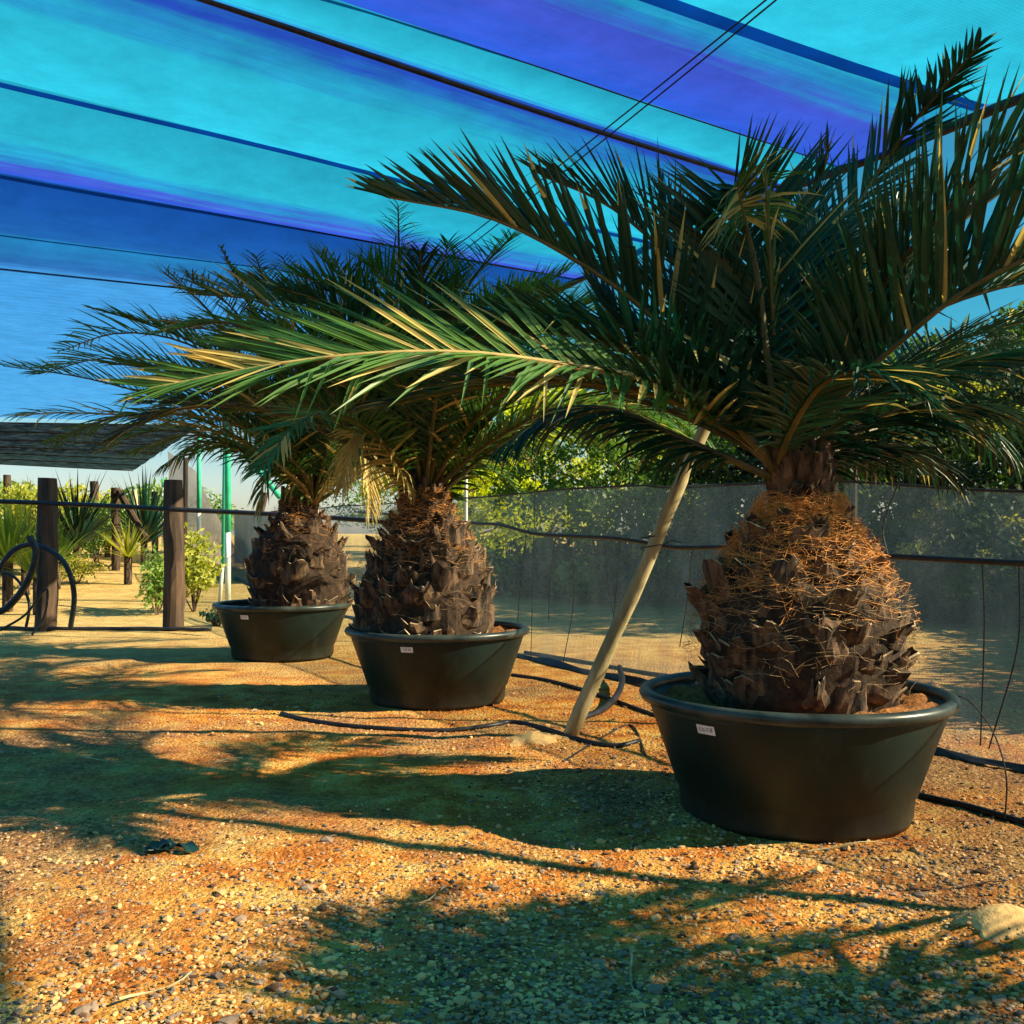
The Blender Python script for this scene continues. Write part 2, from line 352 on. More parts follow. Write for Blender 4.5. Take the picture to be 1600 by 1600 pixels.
panel(near, RL['T'], [(.2, CY), (.8, CY)], 'cyan shade cloth panel above the broad blue strap in the top right', seed=1)
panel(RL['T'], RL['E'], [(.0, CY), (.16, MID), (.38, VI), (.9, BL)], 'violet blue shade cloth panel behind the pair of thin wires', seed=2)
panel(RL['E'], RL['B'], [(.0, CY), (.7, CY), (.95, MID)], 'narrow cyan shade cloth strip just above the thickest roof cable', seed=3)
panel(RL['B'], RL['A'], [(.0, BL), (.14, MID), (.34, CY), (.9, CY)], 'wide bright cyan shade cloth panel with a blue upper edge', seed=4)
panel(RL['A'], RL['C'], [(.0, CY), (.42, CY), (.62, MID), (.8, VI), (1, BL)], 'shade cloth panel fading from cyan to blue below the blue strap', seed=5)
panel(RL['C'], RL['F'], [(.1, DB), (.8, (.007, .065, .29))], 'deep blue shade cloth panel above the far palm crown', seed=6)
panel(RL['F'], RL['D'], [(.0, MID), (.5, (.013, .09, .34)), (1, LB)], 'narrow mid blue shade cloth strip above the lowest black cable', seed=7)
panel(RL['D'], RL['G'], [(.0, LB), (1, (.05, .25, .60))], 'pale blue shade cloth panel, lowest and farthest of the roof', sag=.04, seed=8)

def cable(k, r, label, mat='wire', dz=0.0):
    a, b = RL[k]; m = MB(); pts = [a.lerp(b, i/40)+Vector((0, 0, dz-.02*math.sin(i*.7))) for i in range(41)]
    m.tube(pts, r, 6); tag(m.build('roof_cable', M[mat], smooth=True), label, 'cable', 'cables carrying the shade roof')
cable('B', .017, 'thickest black roof cable between cyan and blue cloth', dz=-.03)
cable('C', .013, 'thin black roof cable crossing the deep blue cloth')
cable('D', .04, 'lowest thick black roof cable ending at the far palm')
cable('F', .007, 'faint dark cable at the lower edge of the deep blue cloth')
cable('E', .005, 'very thin roof cable along the violet blue cloth')
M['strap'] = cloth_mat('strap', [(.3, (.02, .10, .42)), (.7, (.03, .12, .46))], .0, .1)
for k, wd_, lab in (('T', .10, 'broad dark blue strap crossing the top right corner of the roof'), ('A', .075, 'blue strap across the cyan cloth at upper left')):
    a, b = RL[k]; d = (b-a).normalized(); nn = d.cross(Vector((0, 0, 1))); m = MB()
    for i in range(61):
        p = a.lerp(b, i/60)+Vector((0, 0, -.035-.01*math.sin(i*.9)))
        for q in (-.5, -.16, .16, .5): m.v.append(tuple(p+nn*q*wd_+Vector((0, 0, -.006 if abs(q) < .3 else 0))))
    for i in range(60):
        for j in range(3): m.f.append((i*4+j, i*4+4+j, i*4+5+j, i*4+1+j)); m.m.append(0)
    o = m.build('roof_strap', M['strap']); tag(o, lab, 'strap', 'straps under the shade roof')
    pass
for i, (a, b) in enumerate((((1184, 0), (826, 292)), ((1200, 0), (838, 298)))):
    pa, pb = PZ(*a, 3.72), PZ(*b, 3.72); d = (pb-pa); m = MB()
    pts = [pa-d*1.2+d*2.9*t/20+Vector((0, 0, -.03*math.sin(math.pi*t/20))) for t in range(21)]
    m.tube(pts, .0045, 5); tag(m.build('thin_wire', M['wire']), ('left', 'right')[i]+' one of the two thin wires crossing the roof diagonally', 'wire', 'pair of thin wires under the roof')
# edge beam over the side net
m = MB(); pts = [wall(Y, ZR-.03-.04*math.sin(Y*1.3)) for Y in np.arange(-1, 27, .6)]
m.tube(pts, .032, 8); tag(m.build('edge_beam', M['wire'], smooth=True), 'dark bowed pipe along the open edge of the shade roof', 'beam')

# ------------------------------------------------------------------ side net wall
NETM = net_mat('side_net', .64, (.08, .15, .20), (.20, .30, .38), 1.3, .15)
nw = thing('net_fence', tuple(wall(8)), 'dark see-through net fence behind the nearest palm tub', 'net fence')
m = MB(); Ys = list(np.arange(-2, 24.01, .25))
def nettop(Y): return .03*math.sin(Y*1.9)*abs(math.sin(Y*.8))+ 1.353+(833-757)/F_PX*Y*1.0 if Y < 9 else 1.353+.4337*(1+0*(Y-9))
for Y in Ys:
    for k in range(9):
        t = k/8; p = wall(Y, .01+t*(nettop(max(Y, 5.5))-.01))
        off = .03*noise.noise(Vector((Y*.9, t*2, 4)))
        m.v.append((p.x+off, p.y, p.z))
for i in range(len(Ys)-1):
    for k in range(8): m.f.append((i*9+k, (i+1)*9+k, (i+1)*9+k+1, i*9+k+1)); m.m.append(0)
m.build('net', NETM, nw, smooth=True)
m = MB(); m.tube([wall(Y, nettop(max(Y, 5.5))+.01*math.sin(Y*2)) for Y in Ys], .009, 6); m.build('top_wire', M['wire'], nw)
# ragged dark hem lying on the soil
m = MB()
for i, Y in enumerate(Ys):
    p = wall(Y); wv = .05+.04*noise.noise(Vector((Y*2.2, 0, 0)))
    for k, (dx, z) in enumerate(((-wv*1.5, .012), (-wv*.5, .05+.02*math.sin(Y*5)), (.02, .03))): m.v.append((p.x+dx*.85, p.y+dx*.5, gz(p.x, p.y)+z))
for i in range(len(Ys)-1):
    for k in range(2): m.f.append((i*3+k, (i+1)*3+k, (i+1)*3+k+1, i*3+k+1)); m.m.append(0)
m.build('hem', M['black_pipe'], nw)
for Y in (1.5, 6.9, 12.4, 17.8):
    m = MB(); p = wall(Y); m.tube([(p.x+.06, p.y+.04, -.1), (p.x+.06, p.y+.04, ZR)], .022, 8); m.build('post', M['white_pipe'] if Y > 10 else M['wood'], nw)
# black irrigation pipe along the net
def pixpath(pts, off=0.0):
    out = []
    for px, py in pts:
        a = (px-800)/F_PX; # intersect ray with wall line
        n2 = Vector((wd.y, -wd.x)); Y = (WB.x*n2.x+WB.y*n2.y)/(a*n2.x+n2.y); Y -= off
        out.append(P(px, py, Y))
    return out
m = MB(); pts, _ = smooth_path(pixpath([(560, 800), (640, 806), (735, 817), (780, 820), (835, 834), (900, 838), (970, 842), (1050, 855), (1130, 855), (1240, 858), (1340, 866), (1480, 874), (1600, 880), (1760, 884)], .05), 90)
m.tube(pts, .019, 8); tag(m.build('irrigation_pipe', M['black_pipe'], smooth=True), 'black irrigation pipe running waist-high along the net fence', 'pipe')
drops = [((822, 836), (812, 930), (806, 1015)), ((868, 840), (860, 900), (857, 970)), ((893, 840), (896, 940), (880, 1035)), ((945, 842), (950, 905), (958, 958)),
         ((970, 843), (965, 900), (958, 975)), ((1082, 857), (1075, 930), (1062, 1010)), ((1405, 752), (1380, 820), (1387, 868)), ((1535, 880), (1538, 980), (1532, 1165)), ((1592, 882), (1590, 1010), (1545, 1170)),
         ((838, 690), (834, 850), (829, 1045))]
DL = ['leftmost drip line on the net, beside the middle tub', 'second drip line right of the middle tub', 'curved drip line third right of the middle tub', 'drip line just left of a second one by the pole', 'drip line closest to the left of the pole',
      'drip line hanging between the pole and the nearest palm trunk', 'short bent drip line above the pipe right of the nearest trunk', 'long drip line right of the nearest trunk', 'drip line at the right edge of the picture', 'tall thin line rising above the net near the middle palm']
for i, d in enumerate(drops):
    pts, _ = smooth_path(pixpath(d, .04), 12); m = MB(); m.tube(pts, .0045, 5)
    tag(m.build('drip_line', M['wire']), DL[i], 'drip line', 'drip lines hanging along the net fence')
# pale flat patches standing in for leaf-like reflections on the net
PALE = simple('pale_reflection', (.20, .28, .28), (.42, .5, .48), 20, .8, 0)
m = MB(); 
for k in range(70):
    px, py = rnd.uniform(1330, 1600), rnd.uniform(770, 950)
    if noise.noise(Vector((px*.012, py*.012, 0))) < 0: continue
    c = pixpath([(px, py)], .02)[0]; s_ = rnd.uniform(.008, .024); a = rnd.random()*6.28
    ring = []
    for q in range(7):
        r_ = s_*(.5+.7*rnd.random()); th = a+q*.9; ring.append(c+wd*math.cos(th)*r_+Vector((0, 0, math.sin(th)*r_*.7)))
    m.add(ring, [tuple(range(7))])
tag(m.build('leaf_reflections', PALE), 'pale leaf-like reflections made as patches on the net right of the nearest palm', 'leaf scraps', kind='stuff')  # not real scraps, flat patches stand in for reflections
# diagonal timber brace off to the right
m = MB(); n2 = Vector((wd.y, -wd.x, 0)); bp_ = []
for q in (G(400, 1300), G(1480, 1440)):
    bp_.append(q+sd*((WB-q).dot(n2)/sd.dot(n2))+Vector((.1, .06, 0)))
bu, bl = bp_; dd = bl-bu
m.tube([bu-dd*.5, bl+dd*1.0], .04, 8)
tag(m.build('brace_pole', M['wood']), 'slanting timber brace at the near end of the net fence', 'brace')

# ------------------------------------------------------------------ tubs and palms
def frond(parent, pts, Lf=.55, n=58, beta=38, width=.032, mats=('leaf_dark', 'rachis'), droop=.12, seg=4, r0=.020, start=.16, seed=0, face=None, dry=0.0, ang=(62, 24), roll=0.0, name='frond'):
    rr = random.Random(seed*7919+13)
    path, L = smooth_path(pts, 60)
    mb = MB()
    mb.tube(path[::3], [r0*(1-.86*(i/20))+.0015 for i in range(21)], 6, 1)
    h = Vector((path[-1].x-path[0].x, path[-1].y-path[0].y, 0))
    if h.length < .05: h = Vector((0, 1, 0))
    h.normalize()
    for side in (-1, 1):
        for i in range(n):
            s = start+(1-start)*((i+.5+rr.uniform(-.35, .35)+side*.2)/n); s = max(start*.9, min(.995, s))
            k = s*60; i0 = min(59, int(k)); p = path[i0].lerp(path[i0+1], k-i0)
            t = (path[min(60, i0+2)]-path[max(0, i0-1)]).normalized()
            hh = t.z; hor = math.hypot(t.x, t.y)
            # adaxial normal: rotate the tangent up/back in the vertical plane of the frond
            N = (Vector((0, 0, 1))*1.0 - h*0.55) if face is None else Vector(face); N = (N-t*N.dot(t)).normalized(); B = t.cross(N)
            if roll: q = Matrix.Rotation(roll, 3, t); N = q @ N; B = q @ B
            u = (s-start)/(1-start)
            prof = (min(1, .45+u*2.4))*(1 if u < .6 else 1-.62*((u-.6)/.4)**1.3)
            l = Lf*prof*rr.uniform(.88, 1.1)
            al = R(ang[0]+(ang[1]-ang[0])*u+rr.uniform(-8, 8)); be = R(beta+rr.uniform(-16, 16))
            d = (t*math.cos(al)+(B*side*math.cos(be)+N*math.sin(be))*math.sin(al)).normalized()
            wN = (N*math.cos(be)-B*side*math.sin(be)); wv = d.cross(wN).normalized(); nn = wv.cross(d)
            wdt = width*.86*rr.uniform(.75, 1.15)*(1-.35*u)
            dr = droop*rr.uniform(.5, 1.6)*(1+dry*2); kink = rr.random() < .03+dry*.35
            vs = []; q = p.copy(); dd = d.copy()
            for j in range(seg+1):
                v = j/seg; ww = wdt*(.55+1.2*v if v < .35 else (1-((v-.35)/.65)**1.6)*.97)*.5 + .0006
                if j == seg:
                    vs.append(q)
                else:
                    vs += [q-wv*ww+nn*ww*.55, q, q+wv*ww+nn*ww*.55]
                dd = (dd+Vector((0, 0, -dr*(.4+v)*(2/seg)))).normalized()
                if kink and v > .4: dd = (dd+Vector((rr.uniform(-.3, .3), rr.uniform(-.3, .3), -1.0))).normalized(); kink = False
                q = q+dd*(l/seg)
            fs = []
            for j in range(seg-1): a = j*3; fs += [(a, a+3, a+4, a+1), (a+1, a+4, a+5, a+2)]
            a = (seg-1)*3; fs += [(a, a+3, a+1), (a+1, a+3, a+2)]
            mi = 2 if rr.random() < (.02+dry) else 0
            if mi == 0 and rr.random() < .07:
                mb.add(vs, fs[:-2], 0); o_ = len(mb.v)-len(vs)
                for f in fs[-2:]: mb.f.append(tuple(i_+o_ for i_ in f)); mb.m.append(2)
            else: mb.add(vs, fs, mi)
    return mb.build(name, [M[mats[0]], M[mats[1]], M['leaf_dry'] if mats[0] != 'leaf_dry' else M['leaf_mid']], parent)

def egg(z, prof):
    for (z0, r0), (z1, r1) in zip(prof, prof[1:]):
        if z0 <= z <= z1: t = (z-z0)/(z1-z0); return r0+(r1-r0)*(t*t*(3-2*t)*.5+t*.5)
    return prof[-1][1]
def trunk(parent, c, prof, rot, seed, nboot, nfib, bs=1.0):
    rr = random.Random(seed); z0, z1 = prof[0][0], prof[-1][0]
    mb = MB(); n = 48; rows = 30
    for j in range(rows+1):
        z = z0+(z1-z0)*j/rows; r = egg(z, prof)
        for k in range(n):
            a = 2*math.pi*k/n; q = r*.93*(1+.10*noise.noise(Vector((math.cos(a)*3, math.sin(a)*3, z*5+seed))))
            mb.v.append((c[0]+q*math.cos(a), c[1]+q*math.sin(a), z))
    for j in range(rows):
        for k in range(n): mb.f.append((j*n+k, j*n+(k+1) % n, (j+1)*n+(k+1) % n, (j+1)*n+k)); mb.m.append(0)
    zt = next((q[0] for q in prof if q[0] > 1.2 and q[1] < .19), z1)-.02
    for i in range(nboot):
        f = (i+.5)/nboot; z = z0-.03+(zt-z0)*f; r = egg(max(z, z0), prof); a = i*2.39996+rr.uniform(-.12, .12)
        e = Vector((math.cos(a), math.sin(a), 0)); tn = Vector((-math.sin(a), math.cos(a), 0))
        up = Vector((0, 0, 1)); s = bs*(1.6-.85*f)*rr.uniform(.75, 1.25)
        o = Vector((c[0], c[1], z))+e*r*.88; inc = R(rr.uniform(40, 82)); ln = .125*s*rr.uniform(.6, 1.25); wb = .115*s; wt = .05*s*rr.uniform(.4, 1.8)
        d = e*math.cos(inc)+up*math.sin(inc); d = (d+tn*rr.uniform(-.18, .18)).normalized(); nn = tn.cross(d)*-1
        if nn.dot(up) < 0: nn = -nn
        vs = []; W_, L_ = 7, 4; jag = [rr.uniform(-.03, .03)*s for _ in range(W_)]
        for lay in (0, 1):
            for l in range(L_+1):
                v = l/L_
                for k in range(W_):
                    u = k/(W_-1)*2-1; ww = wb*(1-v)**1.5+wt*(1-(1-v)**1.5); cup = .03*s*u*u*(1-.3*v)+.012*s*noise.noise(Vector((u*2+i, v*2, seed)))*(1 if l else 0)
                    p = o+d*(ln*v+(jag[k] if l == L_ else 0))+tn*u*ww+nn*(cup*1.3-(.034*s*(1-.75*v)*(1-.6*u*u) if lay else 0))
                    if l == 0: p -= e*.02
                    vs.append(p)
        fs = []; st = (L_+1)*W_; ed = []
        for l in range(L_):
            for k in range(W_-1):
                a0 = l*W_+k; fs.append((a0, a0+1, a0+W_+1, a0+W_)); fs.append((st+a0, st+a0+W_, st+a0+W_+1, st+a0+1))
            for k in (0, W_-1): a0 = l*W_+k; fs.append((a0, a0+W_, st+a0+W_, st+a0))
        mb.add(vs, fs, 1)
        cf = [(L_*W_+k, L_*W_+k+1, st+L_*W_+k+1, st+L_*W_+k) for k in range(W_-1)]
        mb.add(vs, cf, 2)
    mb.build('trunk', [M['bark'], M['boot'], M['boot_cut']], parent)
    # matted fibre
    fb = MB()
    for i in range(nfib):
        f = rr.random()**.34; z = z0+.05+(zt+.05-z0)*f; a = rr.random()*6.28; r = egg(min(z, z1), prof)*1.0+.02+.05*rr.random()
        orange = 1 if f > rr.uniform(.35, .75) else 0
        ln = rr.uniform(.25, .9)*(.35/max(.12, r))*.5; sl = rr.uniform(-.5, .5); sagf = rr.uniform(-.06, .08); pts = []
        if rr.random() < .25: sl = rr.choice((-1, 1))*rr.uniform(1, 4); ln *= .3
        for k in range(6):
            t = k/5-.5; aa = a+t*ln*1.6; rz = r+.03*math.sin(k*2.1+i)*.5; zz = z+sl*t*ln*r-sagf*(1-4*t*t)*.6
            rz = min(rz, egg(max(z0, min(zz, z1)), prof)+.10)
            pts.append(Vector((c[0]+rz*math.cos(aa), c[1]+rz*math.sin(aa), zz)))
        fb.tube(pts, rr.uniform(.0004, .0011), 3, 0 if orange else 1, cap=False)
    fb.build('fibre', [M['fibre'], M['fibre_dark']], parent)

def tub(c, label, sticker_a, D=1.5):
    t = thing('plant_tub', (c[0], c[1], 0), label, 'plant tub', 'black plastic tubs in a row')
    r1, r0, H = D/2-.045, .535, .585; b = MB()
    prof = [(0.001, .012), (r0-.02, .012), (r0, .0), (r0+.012, .03), (r0+.02, .125), (r0+.032, .135), (r1-.01, H-.075), (r1, H-.03), (r1-.015, H-.03), (r1-.05, H-.09), (r0, .06)]
    b.lathe((c[0], c[1], 0), prof, 96)
    o = b.build('tub_body', M['tub'], t, smooth=True)
    rm = MB(); pr = [(r1-.012, H-.045), (r1+.012, H-.05), (r1+.034, H-.04), (r1+.045, H-.015), (r1+.036, H+.004), (r1+.012, H+.012), (r1-.012, H+.006), (r1-.022, H-.012), (r1-.012, H-.045)]
    rm.lathe((c[0], c[1], 0), pr, 96); rm.build('rim', M['rim'], t, smooth=True)
    s = MB(); vs = [(c[0], c[1], H-.02)]; n = 60; rings = 14
    for j in range(1, rings+1):
        for k in range(n):
            a = 2*math.pi*k/n; r = (r1-.03)*j/rings; x, y = c[0]+r*math.cos(a), c[1]+r*math.sin(a)
            vs.append((x, y, H-.055+.055*noise.noise(Vector((x*7, y*7, 1)))+.02*noise.noise(Vector((x*25, y*25, 1)))+(.02 if j > rings-3 else 0)-.03*(1 if math.cos(a) < -.2 else 0)))
    fs = [(0, 1+k, 1+(k+1) % n) for k in range(n)]
    for j in range(rings-1):
        for k in range(n): a = 1+j*n+k; b2 = 1+j*n+(k+1) % n; fs.append((a, a+n, b2+n, b2))
    s.add(vs, fs); s.build('soil', M['soil'], t, smooth=True)
    # sticker wrapped on the wall of the tub
    if sticker_a is not None:
        st = MB(); ins = MB(); zc, hh, ww = H-.105, .021, .05
        def at(a, z, o_): rr_ = r0+.032+(r1-.01-r0-.032)*((z-.135)/(H-.21))+o_; return (c[0]+rr_*math.cos(a), c[1]+rr_*math.sin(a), z)
        da = ww/r1
        vs = []
        for k in range(5):
            a = sticker_a-da+2*da*k/4; vs += [at(a, zc-hh, .004), at(a, zc+hh, .004)]
        st.add(vs, [(2*k, 2*k+2, 2*k+3, 2*k+1) for k in range(4)])
        lr = random.Random(int(sticker_a*100)); x = -.8
        while x < .75:
            w_ = lr.uniform(.05, .12); z_ = zc+hh*lr.uniform(-.1, .1)
            for (xa, xb, za, zb) in ((x, x+.05, -.45, .5), (x, x+w_, .35, .5), (x, x+w_, -.1, .05)):
                if lr.random() < .8: ins.add([at(sticker_a+xa*da, z_+hh*za, .0055), at(sticker_a+xb*da, z_+hh*za, .0055), at(sticker_a+xb*da, z_+hh*zb, .0055), at(sticker_a+xa*da, z_+hh*zb, .0055)], [(0, 1, 2, 3)])
            x += w_+.07
        so1 = st.build('sticker', M['sticker'], t); so1['label'] = 'small white sticker with faint dark print'
        i2 = ins.build('print', M['ink'], None); i2.parent = so1
    return t

def auto_fronds(c, heart, n, seed, lo=0.0, hi=1.0, Lr=(2.1, 2.8), az=None, **kw):
    rr = random.Random(seed); out = []
    for i in range(n):
        f = lo+(hi-lo)*(i+.5)/n; a = (i*2.39996+seed) if az is None else rr.uniform(*az)
        th = R(84-48*f+rr.uniform(-6, 6)); bend = R(35+35*rr.random()+22*f); L = rr.uniform(*Lr); L *= (.7+.3*min(1, f*3))
        p = Vector(heart); pts = [p.copy()]; wob = rr.uniform(-.25, .25)
        for k in range(6):
            aa = a+wob*k/6; e = Vector((math.cos(aa)*math.cos(th), math.sin(aa)*math.cos(th), math.sin(th)))
            p = p+e*L/6; p.z = p.z if p.z < 3.2 else 3.2+(p.z-3.2)*.4; pts.append(p.copy()); th -= bend/6*(.5+k*.25)
        out.append(pts)
    return out

def PC(px, py, Y, zmax=3.5):
    if py < HOR-60: Y = min(Y, (zmax-CAMZ)*F_PX/(HOR-py))
    return P(px, py, Y)
def build_palm(c, Y0, heart_px, specs, prof, label, seed, nauto, nboot=95, nfib=420, sub=None, seg=4, nl=56, bs=1.0):
    t = thing('date_palm', (c[0], c[1], .5), label, 'palm', 'date palms planted in the tubs')
    trunk(t, c, prof, 0, seed, nboot, nfib, bs)
    heart = P(heart_px[0], heart_px[1], Y0)
    i = 0
    for sp in specs:
        pts = [heart]+[PC(a[0], a[1], Y0+(a[2] if len(a) > 2 else 0)) for a in sp[0]]
        kw = dict(Lf=.5, n=nl, seed=seed*100+i, seg=seg); kw.update(dict(mats=('leaf_mid', 'rachis'), width=.034) if Y0 > 6 else {}); kw.update(sp[1]); frond(t, pts, **kw); i += 1
    rr = random.Random(seed)
    for j, pts in enumerate(auto_fronds(c, heart, nauto, seed)):
        f = j/max(1, nauto)
        frond(t, pts, Lf=rr.uniform(.46, .62), n=nl+8, width=(.028 if Y0 < 6 else .036), seed=seed*100+50+j, seg=seg, droop=.05+.12*f, beta=35-22*f, mats=(('leaf_mid' if rr.random() < (.3 if Y0 < 6 else .8) else 'leaf_dark'), 'rachis'), dry=.0 if f < .7 else .06)  # farther palms use more of the lighter leaf, standing in for sunlit edges
    # young upright spears
    for j in range(5):
        a = j*1.3+seed; L = rr.uniform(.8, 1.5); q = Vector((math.cos(a)*.18, math.sin(a)*.18, 1)); frond(t, [heart, heart+q*L*.5, heart+q*L+Vector((math.cos(a)*.1, math.sin(a)*.1, 0))], Lf=.22, n=26, seed=seed*100+90+j, seg=3, ang=(20, 8), beta=50, mats=('leaf_mid', 'rachis'), r0=.014)
    # stubs of cut petioles round the heart
    b = MB()
    for j in range(46):
        a = j*2.4; zz = prof[-1][0]+.02-.26*j/46; e = Vector((math.cos(a), math.sin(a), 0)); r_ = prof[-1][1]
        p0 = Vector((c[0], c[1], zz))+e*r_*.7; p1 = p0+e*rr.uniform(.04, .10)+Vector((0, 0, rr.uniform(.10, .24)))
        b.tube([p0-e*.03, p0.lerp(p1, .5)+e*.015, p1], [.05, .036, .022], 6, wob=.3)
    b.tube([(c[0], c[1], prof[-1][0]-.1), heart.lerp(Vector((c[0], c[1], prof[-1][0])), .5), heart+Vector((0, 0, .12))], [prof[-1][1]*.95, prof[-1][1]*.75, .06], 14, wob=.3)
    b.build('crown_shaft', M['boot'], t)
    return t

U = dict
c1 = (1250-800)/F_PX*4.93; c1 = (c1, 4.93)
spec1 = [
 ([(1190,690,-.0),(1100,575,-.15),(1000,478,-.3),(897,405,-.4),(765,340,-.5),(605,308,-.55)], U(Lf=.55, beta=48, width=.040, ang=(58, 16), mats=('leaf_dark','rachis'), droop=.0)),
 ([(1180,690),(1050,605,-.3),(880,570,-.7),(700,550,-1.0),(480,562,-1.2),(235,607,-1.3)], U(Lf=.54, beta=15, width=.034, n=90, mats=('leaf_mid','rachis_dry'), dry=.16, ang=(56, 18), droop=.02, face=(.1, -.75, .65))),
 ([(1165,728),(1060,683,.2),(960,640,.3),(870,642,.4),(780,700,.4)], U(Lf=.42, beta=-25, droop=.35)),
 ([(1212,690,-.05),(1196,560,-.1),(1179,430,-.1),(1158,325,-.12),(1146,290,-.2)], U(Lf=.75, beta=14, width=.042, n=74, start=.12, ang=(64, 42), droop=.03, face=(.15, -1, .1))),
 ([(1235,690,0),(1262,520,.3),(1312,372,.5),(1400,227,.6),(1528,72,.6)], U(Lf=.46, beta=15, width=.04, n=70, ang=(42, 14), droop=.0, face=(0, -1, .2))),
 ([(1243,715),(1322,612,-.2),(1400,540,-.4),(1500,460,-.6),(1620,398,-.8),(1800,350,-.9)], U(Lf=.78, beta=62, width=.050, n=60, ang=(66, 35), droop=.0, start=.2)),
 ([(1250,720),(1340,640,-.1),(1450,585,-.2),(1600,550,-.3),(1750,590,-.3)], U(Lf=.50, beta=-10, droop=.25)),
 ([(1260,735),(1330,690,.3),(1420,650,.5),(1520,655,.6),(1600,720,.7)], U(Lf=.42, beta=-25, droop=.4)),
 ([(1218,690,-.1),(1200,560,-.16),(1185,430,-.18),(1160,325,-.2),(1150,285,-.3)], U(Lf=.36, beta=15, n=26, start=.86, width=.02, mats=('leaf_mid','rachis'), dry=.35, ang=(120, 40), droop=.3, face=(0,-1,.2))),
 ([(1222,690),(1240,520,.5),(1262,360,.9),(1295,240,1.1)], U(Lf=.5, beta=30, width=.03, ang=(50, 20))),
 ([(1195,690),(1110,600,.3),(1010,545,.6),(945,480,.8),(915,430,.9)], U(Lf=.42, beta=45, ang=(50, 15))),
 ([(1185,700),(1080,620,.3),(950,580,.5),(800,560,.7),(600,560,.9)], U(Lf=.5, beta=25, ang=(50, 20))),
 ([(1180,700),(1060,630,-.3),(930,600,-.4),(780,600,-.5),(620,630,-.6)], U(Lf=.46, beta=15)),
 ([(1192,690),(1120,520,.5),(1080,400,.9),(1030,300,1.1)], U(Lf=.5, beta=30, ang=(50, 20))),
 ([(1240,700),(1300,560,.5),(1380,460,.9),(1480,400,1.2)], U(Lf=.5, beta=40)),
 ([(1245,700),(1335,560,.2),(1420,440,.3),(1500,350,.3),(1580,290,.3)], U(Lf=.5, beta=45, width=.034, ang=(50, 25))),
 ([(1250,715),(1350,610,.5),(1500,530,.9),(1660,490,1.2)], U(Lf=.5, beta=20)),
 ([(1228,690,-.2),(1280,605,-.5),(1350,580,-.8),(1430,610,-1.0)], U(Lf=.42, beta=0, width=.03, droop=.2)),
 ([(1215,690,.1),(1215,560,.1),(1235,450,.2),(1275,360,.3)], U(Lf=.6, beta=20, width=.036, ang=(60,30), face=(-.2,-1,.2))),
]
spec1 += [
 ([(1180,705,.2),(1040,640,.5),(900,600,.8),(740,600,1.1),(560,640,1.3)], U(Lf=.55, beta=10, width=.036)),
 ([(1190,700,.1),(1080,590,.4),(960,530,.7),(820,500,1.0),(690,500,1.2)], U(Lf=.55, beta=25, width=.036)),
 ([(1185,700,-.1),(1070,600,-.2),(960,540,-.4),(840,520,-.5),(720,530,-.6)], U(Lf=.52, beta=20, width=.036)),
 ([(1200,690,.2),(1130,560,.6),(1050,470,.9),(960,420,1.1)], U(Lf=.52, beta=30, width=.036)),
 ([(1250,710,.2),(1360,620,.6),(1480,570,.9),(1640,560,1.1)], U(Lf=.55, beta=15, width=.036)),
 ([(1255,725,0),(1350,665,.1),(1450,630,.1),(1560,640,.1),(1650,700,.1)], U(Lf=.5, beta=-10, width=.036, droop=.3)),
 ([(1245,705,0),(1330,590,-.1),(1430,500,-.1),(1560,450,-.1),(1700,430,0)], U(Lf=.6, beta=30, width=.04)),
 ([(1235,690,.3),(1290,520,.7),(1350,400,1.0),(1430,310,1.2)], U(Lf=.5, beta=30, width=.036)),
 ([(1260,730,.3),(1340,700,.5),(1430,700,.7),(1500,750,.8)], U(Lf=.42, beta=-20, droop=.4)),
]
prof1 = [(.45, .40), (.60, .455), (.80, .50), (1.0, .47), (1.22, .35), (1.34, .26), (1.45, .17), (1.62, .11)]
build_palm(c1, 4.93, (1215, 750), spec1, prof1, 'largest and nearest date palm, orange fibre on its bulging trunk', 3, 3, nboot=98, nfib=3000, nl=74)
tub((440/F_PX*4.93, 4.93), 'nearest and largest-looking black tub at right, holding the nearest palm', -2.42)

c2 = ((664-800)/F_PX*8.21, 8.21)
spec2 = [
 ([(690,772),(765,705,0),(850,657,0),(950,632,0),(1050,645,0),(1110,690,0)], U(Lf=.5, beta=-25, droop=.35)),
 ([(680,765),(730,640,.2),(790,550,.3),(870,500,.4),(950,480,.5)], U(Lf=.5, beta=35)),
 ([(650,740),(634,600,.3),(625,450,.5),(622,320,.6)], U(Lf=.5, beta=15, width=.02, ang=(45, 22))),
 ([(670,740),(700,600,.3),(770,500,.4),(890,420,.5)], U(Lf=.5, beta=50, width=.022)),
 ([(640,740),(580,610,-.2),(500,520,-.3),(400,470,-.4),(300,460,-.4)], U(Lf=.6, beta=40, mats=('leaf_mid','rachis'), dry=.1)),
 ([(632,755),(540,660,-.3),(440,615,-.5),(330,600,-.7),(210,625,-.7)], U(Lf=.5, beta=25, mats=('leaf_mid','rachis'))),
 ([(645,740),(600,620,.1),(540,530,.2),(460,470,.3),(380,440,.3)], U(Lf=.55, beta=45, mats=('leaf_mid','rachis'))),
 ([(690,760),(770,650,-.2),(860,605,-.4),(960,600,-.5)], U(Lf=.5, beta=20)),
 ([(645,770,-.2),(605,705,-.5),(575,665,-.6),(550,690,-.7),(535,760,-.7)], U(Lf=.4, beta=-30, droop=.6, mats=('leaf_dry','rachis_dry'), n=40)),
 ([(690,775,.2),(730,715,.3),(770,690,.4),(820,700,.5)], U(Lf=.4, beta=-20, droop=.4)),
]
